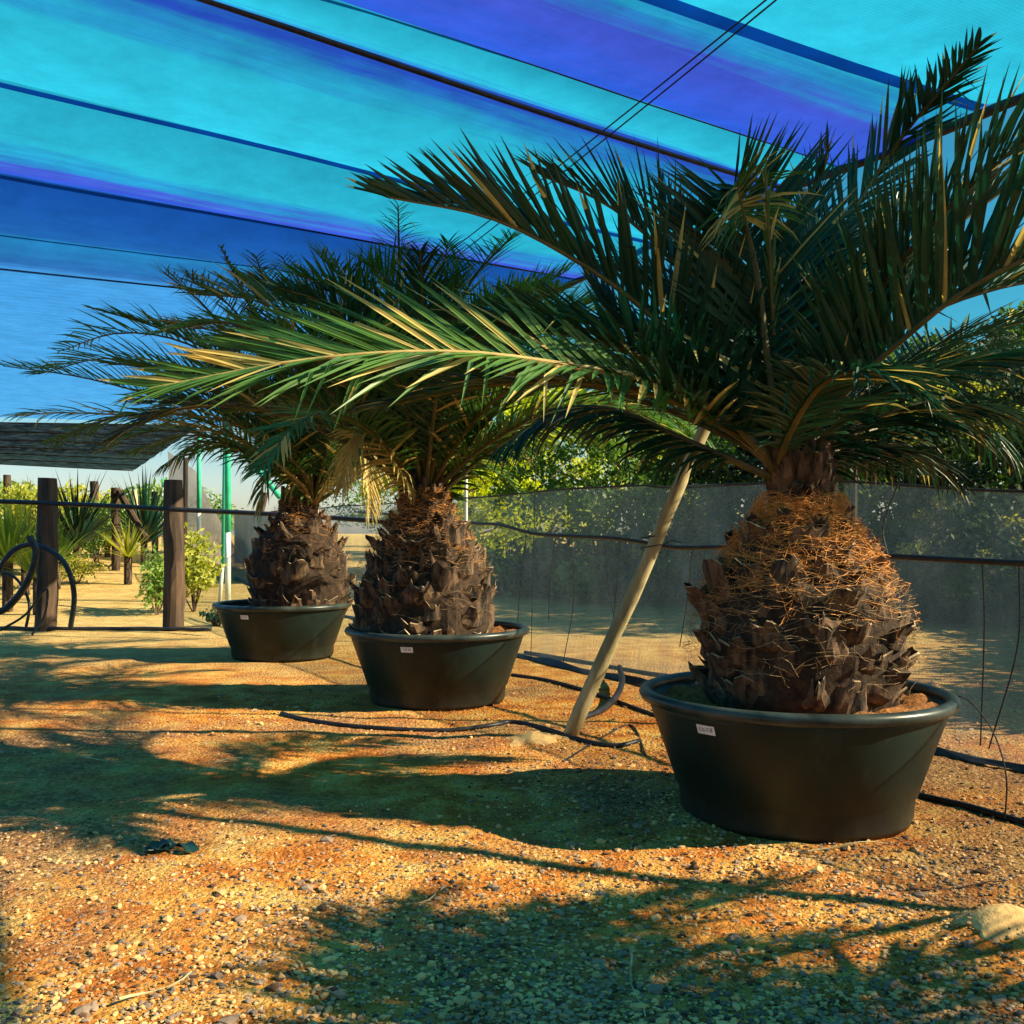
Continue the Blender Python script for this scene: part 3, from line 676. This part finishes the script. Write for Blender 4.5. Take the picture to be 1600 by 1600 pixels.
spec2 += [
 ([(650,740,.1),(610,600,.3),(560,470,.5),(500,400,.6)], U(Lf=.6, beta=35)),
 ([(655,740,-.1),(600,620,-.3),(520,560,-.5),(420,540,-.6),(330,560,-.6)], U(Lf=.6, beta=30)),
 ([(670,740,.2),(690,580,.4),(730,450,.6),(800,370,.7)], U(Lf=.55, beta=35)),
 ([(680,750,-.1),(750,640,-.3),(840,570,-.4),(940,550,-.4)], U(Lf=.55, beta=25)),
 ([(665,740,.2),(670,600,.3),(680,480,.4),(700,380,.4)], U(Lf=.55, beta=20)),
]
prof2 = [(.45, .54), (.60, .59), (.80, .58), (1.0, .52), (1.25, .41), (1.42, .28), (1.55, .20), (1.62, .15)]
build_palm(c2, 8.21, (663, 785), spec2, prof2, 'middle date palm of the three, left of the slanting pole', 5, 40, nboot=104, nfib=1300, nl=50, seg=3)
tub((-116/F_PX*8.21, 8.21), 'middle black tub of the row with a small printed sticker', -1.84)

c3 = ((466-800)/F_PX*11.1, 11.1)
spec3 = [
 ([(470,745),(380,670),(260,625),(130,590),(5,572)], U(Lf=.55, beta=50, ang=(50, 20), width=.022)),
 ([(470,755,-.3),(380,690,-.6),(250,655,-.8),(110,645,-1),(20,650,-1)], U(Lf=.5, beta=10, mats=('leaf_mid','rachis_dry'), dry=.45)),
 ([(480,740),(420,620),(330,550),(240,510),(145,482)], U(Lf=.45, beta=50, ang=(40, 8), mats=('leaf_mid','rachis'))),
 ([(485,740),(440,600),(395,490),(345,385)], U(Lf=.4, beta=30, ang=(35, 6), mats=('leaf_mid','rachis'), width=.03)),
 ([(480,740),(405,600),(330,490),(255,425)], U(Lf=.6, beta=40, width=.02)),
 ([(500,740),(560,600),(620,520),(700,470)], U(Lf=.5, beta=40)),
 ([(470,765),(400,715),(320,690),(250,730)], U(Lf=.5, beta=-20, droop=.35)),
 ([(480,740),(410,640,-.5),(320,590,-.8),(200,570,-1)], U(Lf=.5, beta=35, mats=('leaf_mid','rachis'))),
 ([(490,740),(500,600,.4),(480,480,.6),(440,400,.7)], U(Lf=.5, beta=20, width=.022)),
 ([(500,740),(540,600,.4),(560,500,.6),(600,420,.7)], U(Lf=.5, beta=20, width=.022)),
]
spec3 += [
 ([(475,745,-.1),(390,650,-.2),(290,590,-.3),(170,560,-.4),(60,585,-.4)], U(Lf=.6, beta=35)),
 ([(478,740,.1),(400,610,.2),(300,540,.3),(190,520,.4),(90,550,.4)], U(Lf=.6, beta=40)),
 ([(480,745,-.4),(410,680,-.9),(310,650,-1.3),(190,650,-1.6),(80,690,-1.7)], U(Lf=.55, beta=0, droop=.2, mats=('leaf_mid','rachis'))),
 ([(482,740,.2),(430,590,.3),(370,490,.4),(290,430,.5)], U(Lf=.6, beta=40)),
 ([(490,740,.2),(470,580,.3),(420,460,.4),(400,400,.4)], U(Lf=.55, beta=30)),
 ([(470,750,0),(390,700,.1),(300,680,.1),(200,705,.1)], U(Lf=.5, beta=-10, droop=.2)),
]
spec3 += [
 ([(500,775,-.2),(530,715,-.4),(556,680,-.5),(572,710,-.6),(578,800,-.6)], U(Lf=.55, beta=-30, droop=.8, mats=('leaf_dry','rachis_dry'), n=44)),
 ([(480,775,-.2),(440,735,-.3),(415,740,-.4),(405,800,-.4)], U(Lf=.35, beta=-30, droop=.7, mats=('leaf_mid','rachis_dry'), n=30, dry=.3)),
]
prof3 = [(.45, .46), (.62, .53), (.85, .56), (1.05, .53), (1.28, .45), (1.45, .30), (1.6, .22), (1.68, .16)]
build_palm(c3, 11.1, (488, 790), spec3, prof3, 'farthest date palm of the three, long fronds reaching over the fence', 8, 38, nboot=70, nfib=500, nl=46, seg=3, bs=1.1)
tub((-358/F_PX*11.1, 11.1), 'farthest black tub of the row, partly behind the middle palm', -1.95)

# the next palm of the row, just outside the picture on the right: its crown shades the foreground
c0 = (3.45, 1.75)
t0 = thing('date_palm', (c0[0], c0[1], .5), 'date palm in the tub just outside the right edge', 'palm', 'date palms planted in the tubs')
trunk(t0, c0, prof1, 0, 21, 60, 60)
for j, (a, th0, L) in enumerate(((95, 30, 1.9), (108, 24, 2.0), (84, 30, 2.0), (100, 12, 1.7), (88, 8, 1.5), (118, 14, 1.7), (112, 40, 1.9), (125, 28, 1.6), (76, 12, 1.1), (92, 45, 1.6), (-20, 40, 2.2), (-60, 30, 2.2), (-100, 30, 2.2), (10, 40, 1.8), (102, 50, 1.5))):
    p = Vector((c0[0], c0[1], 1.65)); pts = [p.copy()]; th = R(th0)
    for k in range(6):
        e = Vector((math.cos(R(a))*math.cos(th), math.sin(R(a))*math.cos(th), math.sin(th))); p = p+e*L/6; pts.append(p.copy()); th -= R(13)
    frond(t0, pts, seed=900+j, Lf=.55, n=54, seg=3, width=.042, beta=12)
tub(c0, 'black tub just outside the right edge', None)

# ------------------------------------------------------------------ leaning pole, hoses, litter
m = MB(); a = P(890, 1152, 2134/(1152-833)); b = P(1100, 672, 6.4); d = b-a
pts = [a-d*.03+d*1.75*i/14+Vector((0, .0, .012*math.sin(i*1.1))) for i in range(15)]
m.tube(pts, [.050-.0010*i for i in range(15)], 12, wob=.3)
pole = thing('leaning_pole', tuple(a), 'pale peeled wooden pole leaning between the near and middle tubs', 'pole')
m.build('pole', M['pole_wood'], pole, smooth=True)
m = MB(); q = a+d*.62
m.tube([q+Vector((.07*math.cos(k*.8), .07*math.sin(k*.8), -.02+.008*k)) for k in range(17)], .004, 5)
m.tube([q+Vector((.06, -.05, .03)), q+Vector((.12, -.06, .06)), q+Vector((.19, -.05, .05))], .004, 5)
m.build('wire_tie', M['wire'], pole)
def ground_pipe(pix, r, label, name='ground_pipe', n=60, mat='black_pipe', lift=0):
    pts = []
    for p_ in pix:
        g_ = G(p_[0], p_[1]); pts.append(Vector((g_.x, g_.y, gz(g_.x, g_.y)+r*.7+(p_[2] if len(p_) > 2 else 0)+lift)))
    pa, _ = smooth_path(pts, n); m = MB(); m.tube(pa, r, 8)
    return tag(m.build(name, M[mat], smooth=True), label, 'pipe')
ground_pipe([(440, 1118), (480, 1128), (560, 1137), (690, 1141), (770, 1137), (800, 1131), (850, 1142), (900, 1158), (960, 1166), (1000, 1160)], .016, 'black pipe on the soil running left of the leaning pole foot')
ground_pipe([(800, 1056), (860, 1068), (930, 1088), (1010, 1116), (1060, 1135)], .016, 'black pipe on the soil behind the leaning pole')
ground_pipe([(1380, 1232), (1440, 1246), (1520, 1268), (1620, 1296), (1720, 1320)], .017, 'black pipe on the soil right of the nearest tub')
ground_pipe([(820, 1022), (900, 1034), (1000, 1052), (1080, 1062)], .02, 'black pipe along the foot of the net, behind the leaning pole')
ground_pipe([(880, 1190), (930, 1160), (985, 1135), (1010, 1180)], .006, 'thin black tube curled on soil beside the nearest tub')
ground_pipe([(968, 1062, .10), (972, 1085, .08), (960, 1102, .03), (935, 1118, 0), (905, 1128, 0)], .026, 'short bent end of grey-black hose between pole and nearest tub', 'hose_end', 24)
m = MB(); pts, _ = smooth_path([P(1470, 1088, 4.95), P(1510, 1092, 4.9), P(1550, 1140, 4.8), P(1572, 1210, 4.7), P(1570, 1284, 4.72)], 24); m.tube(pts, .004, 5)
tag(m.build('thin_tube', M['wire']), 'thin black tube arching from the nearest tub rim to the soil', 'tube')
for i, (pa, pb, lab) in enumerate((((335, 1196), (415, 1187), 'dry straw stalk lying in the shadow at left'), ((980, 1490), (1005, 1600), 'long pale twig at the bottom edge in the dark shade'), ((630, 1420), (685, 1395), 'short orange twig in the gravel at centre'),
        ((1420, 1392), (1575, 1386), 'reddish stick lying right of the nearest tub shadow'), ((1240, 1330), (1390, 1322), 'thin stick at the foot of the nearest tub'), ((395, 1112), (435, 1080), 'pale straw in the middle tub shadow'), ((800, 1232), (865, 1257), 'pale straw in the nearest tub shadow'), ((110, 1190), (205, 1190), 'tan dead leaflet on the soil far left'), ((180, 1575), (300, 1530), 'dry yellow stalk on bright sand at bottom left'))):
    g_, h_ = G(*pa), G(*pb); m = MB(); pts = []
    for k in range(7):
        q = g_.lerp(h_, k/6); q.z = gz(q.x, q.y)+.012+.012*math.sin(k*.9+i); q.x += .01*math.sin(k*1.3+i); pts.append(q)
    m.tube(pts, [.0045-.0004*k for k in range(7)], 5); tag(m.build('twig', M['pole_wood'] if i not in (3,) else M['wood']), lab, 'twig', 'twigs and straws on the ground')
m = MB(); c = G(268, 1330)
for k in range(5):
    o = c+Vector((rnd.uniform(-.07, .07), rnd.uniform(-.04, .04), .02)); rt = Matrix.Rotation(rnd.random()*3, 3, 'Z') @ Matrix.Rotation(rnd.uniform(-.5, .5), 3, 'X')
    vs = [o+rt @ Vector((x*.05, y*.03, .012*math.sin(x*3+k)+.01*y*y)) for y in (-1, 0, 1) for x in (-1, -.3, .4, 1)]
    m.add(vs, [(r_*4+i, r_*4+i+1, r_*4+5+i, r_*4+4+i) for r_ in range(2) for i in range(3)])
so3 = m.build('plastic_scrap', M['scrap']); so3.modifiers.new('t', 'SOLIDIFY').thickness = .003
tag(so3, 'torn dark green plastic scrap on the soil at left', 'scrap')
for g_, lab in ((g1, 'small heap of pale sand beside the leaning pole foot'), (g2, 'small heap of pale sand at the right edge')):
    m = MB(); rx, ry, hh = (.24, .17, .05) if g_ is g1 else (.21, .17, .075); N_ = 24; vs = []
    for j in range(10):
        for k in range(N_):
            a = 6.283*k/N_; f = j/9; kk = .8+.7*noise.noise(Vector((math.cos(a)*1.8, math.sin(a)*1.8, rx*9)))
            x, y = g_.x+rx*f*kk*math.cos(a), g_.y+ry*f*kk*math.sin(a)
            vs.append((x, y, gz(x, y)+.012*(1-f*f)-(.012 if j == 9 else 0)+.004*noise.noise(Vector((x*40, y*40, 0)))))
    m.add(vs, [(j*N_+k, (j+1)*N_+k, (j+1)*N_+(k+1) % N_, j*N_+(k+1) % N_) for j in range(9) for k in range(N_)])
    tag(m.build('sand_heap', M['sand'], smooth=True), lab, 'sand heap')

# ------------------------------------------------------------------ left: post and pipe fence, coils, far yard
def wood_post(px, Y, top, wpx, label, mat='wood', tilt=0.0, grp='heavy timber posts of the pipe fence'):
    X = (px-800)/F_PX*Y; z1 = CAMZ+(HOR-top)/F_PX*Y; r = wpx/F_PX*Y/2; zb = gz(X, Y)-.05; m = MB(); n = 14; pts = []
    for k in range(n): f = k/(n-1); pts.append((X+tilt*f+.015*math.sin(f*5), Y, zb+(z1-zb)*f))
    m.tube(pts, [r*(1.06-.1*k/n) for k in range(n)], 12, wob=.22)
    return tag(m.build('wooden_post', M[mat]), label, 'post', grp)
wood_post(70, 14, 747, 30, 'dark thick wooden post left of the far yard, beside the hose coils', tilt=.05)
wood_post(270, 14, 750, 31, 'dark thick wooden post between the hose coils and farthest tub', tilt=.02)
wood_post(148, 30, 752, 13, 'thin sunlit post in the far yard, left of the braced one', grp='thin posts in the far yard')
wood_post(181, 25, 762, 13, 'thin dark post with a slanting brace in the far yard', grp='thin posts in the far yard')
wood_post(12, 34, 742, 11, 'thin reddish post at the left edge of the far yard', grp='thin posts in the far yard')
m = MB(); m.tube([P(186, 768, 24.9), P(228, 842, 24.0)], .085, 8); tag(m.build('brace_post', M['wood']), 'slanting wooden brace against the thin dark far post', 'brace')
m = MB(); pts, _ = smooth_path([P(-40, 782, 13.8), P(70, 786, 13.8), P(180, 791, 13.8), P(270, 796, 13.8), P(380, 801, 13.7), P(470, 806, 13.5), P(560, 812, 13.2), P(600, 815, 13)], 50); m.tube(pts, .033, 8)
tag(m.build('fence_pipe', M['black_pipe'], smooth=True), 'black pipe strung between the two thick wooden posts', 'pipe')
m = MB(); pts, _ = smooth_path([P(-40, 985, 14.1), P(80, 990, 13.9), P(200, 988, 13.9), P(330, 984, 13.8)], 40)
for p_ in pts: p_.z = gz(p_.x, p_.y)+.03
m.tube(pts, .026, 8); tag(m.build('thick_hose', M['black_pipe'], smooth=True), 'thick black hose on the ground along the post fence', 'hose')
def coil(pix, Y, r, label):
    pts, _ = smooth_path([P(a_, b_, Y+(c_ if c_ else 0)) for a_, b_, c_ in pix], 60); m = MB(); m.tube(pts, r, 7)
    tag(m.build('black_hose', M['black_pipe'], smooth=True), label, 'hose', 'loops of black hose by the post fence')
coil([(110, 984, 0), (116, 930, 0), (104, 885, 0), (75, 858, .1), (40, 852, .1), (10, 872, 0), (-20, 930, 0)], 13.2, .035, 'arched black hose loop ending right of the left thick post')
coil([(-30, 965, 0), (10, 950, 0), (42, 910, 0), (56, 865, 0), (46, 838, 0)], 12.9, .045, 'thickest black hose rising to a cut end at far left')
coil([(-30, 890, .3), (20, 900, .2), (45, 940, .1), (40, 985, .1)], 13.4, .02, 'thin black hose curving down at far left')
coil([(0, 985, 0), (40, 960, 0), (72, 920, 0), (70, 960, .1), (50, 992, .1)], 13.0, .016, 'thin tangled black tube at the left post foot')

def blades(name, px, Y, base_py, n, L, mat, label, cat='plant', wd_=.05, droop=.9, grp=None):
    rr = random.Random(int(px*7+Y)); X = (px-800)/F_PX*Y; z = gz(X, Y) if base_py is None else CAMZ-(base_py-HOR)/F_PX*Y
    t = thing(name, (X, Y, gz(X, Y)), label, cat, grp)
    m = MB()
    for i in range(n):
        a = i*2.4; th = R(85-75*(i/n)**.8+rr.uniform(-8, 8)); p = Vector((X, Y, z)); d = Vector((math.cos(a)*math.cos(th), math.sin(a)*math.cos(th), math.sin(th))); sd_ = Vector((-math.sin(a), math.cos(a), 0)); l = L*rr.uniform(.7, 1.1); vs = []
        for k in range(6):
            f = k/5; ww = wd_*(.6+f if f < .3 else (1-((f-.3)/.7)**1.5)*.9)*.5+.001; vs += [p-sd_*ww, p+sd_*ww]; p = p+d*l/5; d = (d+Vector((0, 0, -droop*.22*f))).normalized()
        m.add(vs, [(2*k, 2*k+1, 2*k+3, 2*k+2) for k in range(5)])
    m.build('leaves', M[mat], t)
    s_ = MB(); s_.tube([(X, Y, gz(X, Y)-.05), (X, Y, z+.05)], .09, 8); s_.build('stem', M['boot'], t)
    return t
M['leaf_bright'] = leafmat('leaf_bright', (.22, .26, .03), (.52, .5, .07), .4, .6, 1.5)
M['leaf_green'] = leafmat('leaf_green', (.07, .16, .03), (.22, .33, .05), .35, .5, 1.5)
blades('yucca', 12, 17, 880, 110, 1.35, 'leaf_bright', 'sunlit yellow green yucca at the left edge behind the fence')
blades('yucca', 40, 20, 880, 70, 1.3, 'leaf_green', 'lower green yucca just right of the yellow one')
blades('fan_palm', 120, 24, 850, 110, 1.9, 'leaf_dark', 'dark bushy palm between the two thick fence posts', wd_=.07)
blades('fan_palm', 105, 28, 860, 90, 1.7, 'leaf_green', 'green young palm left of the thin sunlit post', wd_=.07)
blades('fan_palm', 168, 29, 855, 90, 1.8, 'leaf_bright', 'yellow green young palm behind the braced post', wd_=.07)
blades('fan_palm', 225, 26, 850, 110, 2.0, 'leaf_dark', 'dark spreading palm left of the second thick post', wd_=.07)
blades('fan_palm', 55, 32, 850, 90, 2.2, 'leaf_green', 'small green palm far behind the left thick post', wd_=.07)

def leafball(mb, c, rx, ry, rz, n, s, rr, mi=0):
    for i in range(n):
        u = Vector((rr.gauss(0, 1), rr.gauss(0, 1), rr.gauss(0, 1))).normalized()*(rr.random()**.45)
        p = Vector(c)+Vector((u.x*rx, u.y*ry, u.z*rz)); a = Vector((rr.uniform(-1, 1), rr.uniform(-1, 1), rr.uniform(-1, 1))).normalized(); b = a.cross(Vector((rr.uniform(-1, 1), rr.uniform(-1, 1), rr.uniform(-.2, 1)))).normalized(); q = s*rr.uniform(.6, 1.3)
        mb.add([p-a*q, p-b*q*.45, p+a*q, p+b*q*.45], [(0, 1, 2, 3)], mi)
def shrub(px, Y, w_, h_, mat, label, n=900, name='shrub', zoff=0):
    X = (px-800)/F_PX*Y; z = gz(X, Y); t = thing(name, (X, Y, z), label, 'shrub'); rr = random.Random(int(px+Y*3)); m = MB(); st = MB()
    for k in range(9):
        a = k*.7; e = Vector((X+math.cos(a)*w_*.35*rr.random(), Y+math.sin(a)*w_*.35*rr.random(), z+h_*(.3+.6*rr.random())))
        leafball(m, e, w_*.28, w_*.28, h_*.24, n//9, .045*max(.8, h_), rr); st.tube([(X, Y, z-.05), e], .012, 5)
    m.build('foliage', M[mat], t); st.build('stem', M['trunk_tree'], t)
shrub(245, 16.5, .9, 1.1, 'leaf_green', 'green shrub just left of the second thick post')
shrub(303, 17, 1.1, 1.35, 'leaf_bright', 'sunlit yellow shrub right of the second thick post')
shrub(120, 22, 1.6, .6, 'leaf_bright', 'low yellow ground plant between the two thick posts')
wood_post(392, 33, 770, 10, 'thin leaning stake far behind the farthest palm trunk', tilt=.5, grp='thin posts in the far yard')
wood_post(215, 33, 765, 9, 'pale thin stake right of the slanting far brace', 'pole_wood', tilt=-.1, grp='thin posts in the far yard')
wood_post(112, 36, 762, 9, 'pale thin stake between the left thick post and the thin sunlit post', 'pole_wood', grp='thin posts in the far yard')
blades('yucca', 60, 16.5, 905, 80, .8, 'leaf_bright', 'low sunlit yucca just left of the left thick post')
blades('yucca', 200, 22, 872, 70, .9, 'leaf_bright', 'small pale yucca at the foot of the slanting brace')
wood_post(95, 40, 770, 8, 'reddish thin post far behind the left thick post', grp='thin posts in the far yard')
wood_post(242, 30, 768, 9, 'thin post hugging the left side of the second thick post', grp='thin posts in the far yard')
m = MB(); m.tube([P(150, 766, 30), P(120, 850, 28)], .05, 7); tag(m.build('brace_post', M['wood']), 'slanting brace left of the thin sunlit far post', 'brace')
shrub(95, 33, 3.4, 2.3, 'leaf_bright', 'wide sunlit yellow shrub behind the hose loops and left post', n=1800)
shrub(215, 36, 3.6, 2.4, 'leaf_green', 'wide green shrub behind the slanting far brace', n=1800)
shrub(165, 40, 3.6, 2.0, 'leaf_bright', 'pale yellow shrub farthest back between the thick posts', n=1500)
blades('yucca', 88, 21, 880, 90, 1.1, 'leaf_green', 'green yucca just right of the left thick post')
shrub(150, 27, 2.2, 1.6, 'leaf_green', 'broad green shrub behind the thin posts', n=1400)
shrub(60, 30, 3.0, 2.0, 'leaf_bright', 'wide yellow shrub behind the left thick post', n=1600)
shrub(330, 31, 2.4, 1.8, 'leaf_green', 'green shrub far behind the support pipes', n=1200)
shrub(10, 36, 3.0, 2.4, 'leaf_green', 'tall green shrub at the far left edge', n=1400)
shrub(338, 14.6, .5, .35, 'leaf_dark', 'tiny dark plant on the soil beside the farthest tub', n=300)
# far white and green pipe posts
def pipe_post(px, Y, label, split=None, top=ZR, r=.045, lean=0, grp='white and green support pipes of the roof'):
    X = (px-800)/F_PX*Y; z = gz(X, Y); zs = CAMZ-((split or 700)-HOR)/F_PX*Y; t = thing('support_pipe', (X, Y, z), label, 'pipe post', grp)
    m = MB(); m.tube([(X, Y, z-.05), (X+lean*.5, Y, zs)], r, 10); m.build('lower_pipe', M['white_pipe'], t, smooth=True)
    m = MB(); m.tube([(X+lean*.5, Y, zs-.02), (X+lean, Y, top)], r*1.06, 10); m.build('upper_pipe', M['green_pipe'], t, smooth=True)
pipe_post(356, 18.5, 'nearest white and green support pipe, left of the farthest tub', 830, r=.055)
pipe_post(343, 18.7, 'slim pale support pipe just left of the nearest green one', 880, r=.035, lean=.12)
pipe_post(311, 27, 'white and green support pipe above the yellow shrub', 800, r=.06)
pipe_post(255, 36, 'far support pipe under the dark roof corner', 760, r=.06, top=3.3)
pipe_post(238, 40, 'farthest support pipe behind the second thick post', 760, r=.06, top=3.3)
m = MB(); m.tube([P(385, 712, 18), P(437, 776, 17)], .05, 8); tag(m.build('brace_pipe', M['green_pipe'], smooth=True), 'slanting green pipe brace behind the farthest palm trunk', 'brace')
# grey side cloth and low wall behind them
m = MB(); GN = net_mat('grey_net', .12, (.25, .24, .26), (.42, .38, .36), .8, .35)
A_ = [P(262, 705, 30), P(305, 735, 29), P(330, 790, 27), P(382, 884, 24)]; B_ = [P(262, 882, 30), P(300, 882, 29), P(335, 884, 27), P(384, 888, 24)]
for a, b in zip(A_, B_):
    for k in range(7): m.v.append(tuple(a.lerp(b, k/6)+Vector((0, .1*math.sin(k*1.3), 0))))
for i in range(3):
    for k in range(6): m.f.append((i*7+k, (i+1)*7+k, (i+1)*7+k+1, i*7+k+1)); m.m.append(0)
tag(m.build('side_cloth', GN, smooth=True), 'grey cloth side wall sloping down behind the green pipes', 'cloth wall')
m = MB(); a, b = P(372, 880, 26), P(470, 880, 22); zt = P(420, 800, 24).z
for (p_, q_) in ((a, b),):
    d = (q_-p_).normalized(); nn = Vector((-d.y, d.x, 0))*.1
    m.add([p_-nn, q_-nn, q_+nn, p_+nn]+[Vector((v.x, v.y, zt)) for v in (p_-nn, q_-nn, q_+nn, p_+nn)], [(0, 1, 5, 4), (1, 2, 6, 5), (2, 3, 7, 6), (3, 0, 4, 7), (4, 5, 6, 7)])
tag(m.build('low_wall', M['concrete']), 'pale low wall behind the farthest palm trunk', 'wall')
# low dark roof of the next shade house
DR = net_mat('dark_cloth', .02, (.006, .026, .034), (.012, .04, .05), .4, .5)
fr = thing('shade_roof', (-14, 30, 3.2), 'low dark flat cloth roof over the far yard at left', 'shade roof')
a0, a1 = PZ(-330, 655, 3.3), PZ(312, 664, 3.3); b0, b1 = PZ(-330, 708, 3.1), PZ(208, 735, 3.1); m = MB(); st = MB()
for i in range(25):
    p_, q_ = a0.lerp(a1, i/24), b0.lerp(b1, i/24)
    for k in range(19):
        v = p_.lerp(q_, k/18); m.v.append((v.x, v.y, v.z-.03*math.sin(k*math.pi/3)**2-.03*noise.noise(v*.4)))
for i in range(24):
    for k in range(18): m.f.append((i*19+k, (i+1)*19+k, (i+1)*19+k+1, i*19+k+1)); m.m.append(0)
m.build('cloth', DR, fr, smooth=False)
for k in (0, 3, 6, 9, 12, 15, 18):
    st.tube([a0.lerp(b0, k/18)-Vector((0, 0, .01)), a1.lerp(b1, k/18)-Vector((0, 0, .01))], .012, 6)
st.build('cables', M['wood'], fr); fr.children[1].name = 'cable'
for k, (px, Y) in enumerate(((225, 38), (120, 40), (20, 40), (290, 24))):
    X = (px-800)/F_PX*Y; m = MB(); m.tube([(X, Y, gz(X, Y)), (X, Y, 3.15)], .06, 8); m.build('post', M['wood'], fr)

# ------------------------------------------------------------------ trees and bank outside the net
def tree(px, Y, h_, r_, mat, label, n=9000, seed=0, trunk_h=.35, leaf=.07, low=0.15, tufts=0):
    X = (px-800)/F_PX*Y; z = gz(X, Y); t = thing('broadleaf_tree', (X, Y, z), label, 'tree', 'trees beyond the net fence'); rr = random.Random(seed+int(px)); m = MB(); tr = MB()
    nb = 26; tr.tube([(X, Y, z-.1), (X+.1*r_*rr.uniform(-1, 1), Y, z+h_*trunk_h), (X, Y, z+h_*.75)], [.11*h_/4, .08*h_/4, .03], 8)
    for k in range(nb):
        a = k*2.4; f = (k+.5)/nb; zz = z+h_*(low+(1-low)*f*.93); rad = r_*math.sqrt(max(.05, 1-((f-.45)/.62)**2))*rr.uniform(.45, .95)
        e = Vector((X+math.cos(a)*rad, Y+math.sin(a)*rad, zz)); s_ = r_*rr.uniform(.22, .42)
        tr.tube([(X, Y, z+h_*(low*.6+.6*f)), tuple(e)], [.03, .01], 5)
        leafball(m, e, s_, s_, s_*.6, n//nb, leaf, rr)
        for q in range(2):
            e2 = e+Vector((rr.uniform(-1, 1), rr.uniform(-1, 1), rr.uniform(-.5, .8)))*s_; leafball(m, e2, s_*.45, s_*.45, s_*.3, n//nb//3, leaf, rr)
    if tufts:
        bl = MB()
        for k in range(tufts):
            a = rr.uniform(3.4, 6.0); f = rr.uniform(.25, .85); rad = r_*rr.uniform(.7, 1.0)
            leafball(bl, (X+math.cos(a)*rad, Y+math.sin(a)*rad, z+h_*f), .2, .2, .1, 90, .035, rr)
        bl.build('blossom', M['leaf_bright'], t)
    m.build('crown', M[mat], t); tr.build('trunk', M['trunk_tree'], t)
M['tree_yellow'] = leafmat('tree_yellow', (.25, .33, .02), (.58, .60, .05), .4, .7, .9, .1)
M['tree_green'] = leafmat('tree_green', (.05, .12, .02), (.16, .26, .04), .3, .6, .9, .2)
M['tree_dark'] = leafmat('tree_dark', (.015, .035, .02), (.05, .08, .035), .15, .6, 1.2, .2)
tree(740, 24, 3.6, 2.2, 'tree_yellow', 'bright yellow green tree right of the middle palm trunk', seed=1, low=.1)
tree(860, 29, 5.2, 2.4, 'tree_yellow', 'tall sunlit tree seen under the arching middle fronds', seed=2, low=.15)
tree(985, 20, 3.9, 2.3, 'tree_green', 'green tree behind the top of the leaning pole', seed=3, low=.1)
tree(1075, 35, 6.2, 2.4, 'tree_yellow', 'sunlit tree just right of the leaning pole top', seed=4)
tree(1180, 21, 4.4, 2.4, 'tree_dark', 'dark tree hidden behind the nearest palm trunk top', seed=5)
tree(1330, 19, 4.8, 2.6, 'tree_dark', 'dark tree beyond the net, right of the nearest trunk', seed=6, tufts=14)
tree(1450, 16, 4.2, 2.3, 'tree_green', 'green tree with pale blossom clumps at right', seed=7, low=.1, tufts=26)
tree(1580, 14.5, 4.2, 2.2, 'tree_dark', 'dark dense tree at the right edge beyond the net', seed=8, low=.1, tufts=26)
tree(1680, 17, 5.2, 2.6, 'tree_green', 'tall green tree cut by the right edge', seed=9)
tree(640, 38, 5.2, 3.0, 'tree_green', 'far tree hidden behind the middle palm', seed=10)
# shaded bank of undergrowth
def hedge():
    m = MB(); rr = random.Random(44)
    for k in range(150):
        f = rr.random(); px = 700+f*1100; Y = 21-6.5*f+rr.uniform(-1.5, 1.8); X = (px-800)/F_PX*Y; hh = rr.uniform(.5, 1.9)*(.45+.55*min(1, f*2.5))
        leafball(m, (X, Y, gz(X, Y)+hh*.55), .75, .6, hh*.55, 260, .085, rr, 0 if rr.random() < .8 else 1)
    for k in range(130):  # added bushes out of view, put here to shade ground beyond the net
        Y = rr.uniform(6.6, 13.5); X = .53*Y+1.3+rr.uniform(0, 3.6); hh = 1.2+.55*(X-.53*Y-1.0)*rr.uniform(.7, 1.1)
        leafball(m, (X, Y, hh*.5), .6, .6, hh*.55, 220, .09, rr, 0)
    tag(m.build('undergrowth', [M['tree_dark'], M['tree_green']]), 'dark shaded undergrowth seen through the net fence, with added unseen bushes for shade', 'undergrowth', kind='stuff')
hedge()
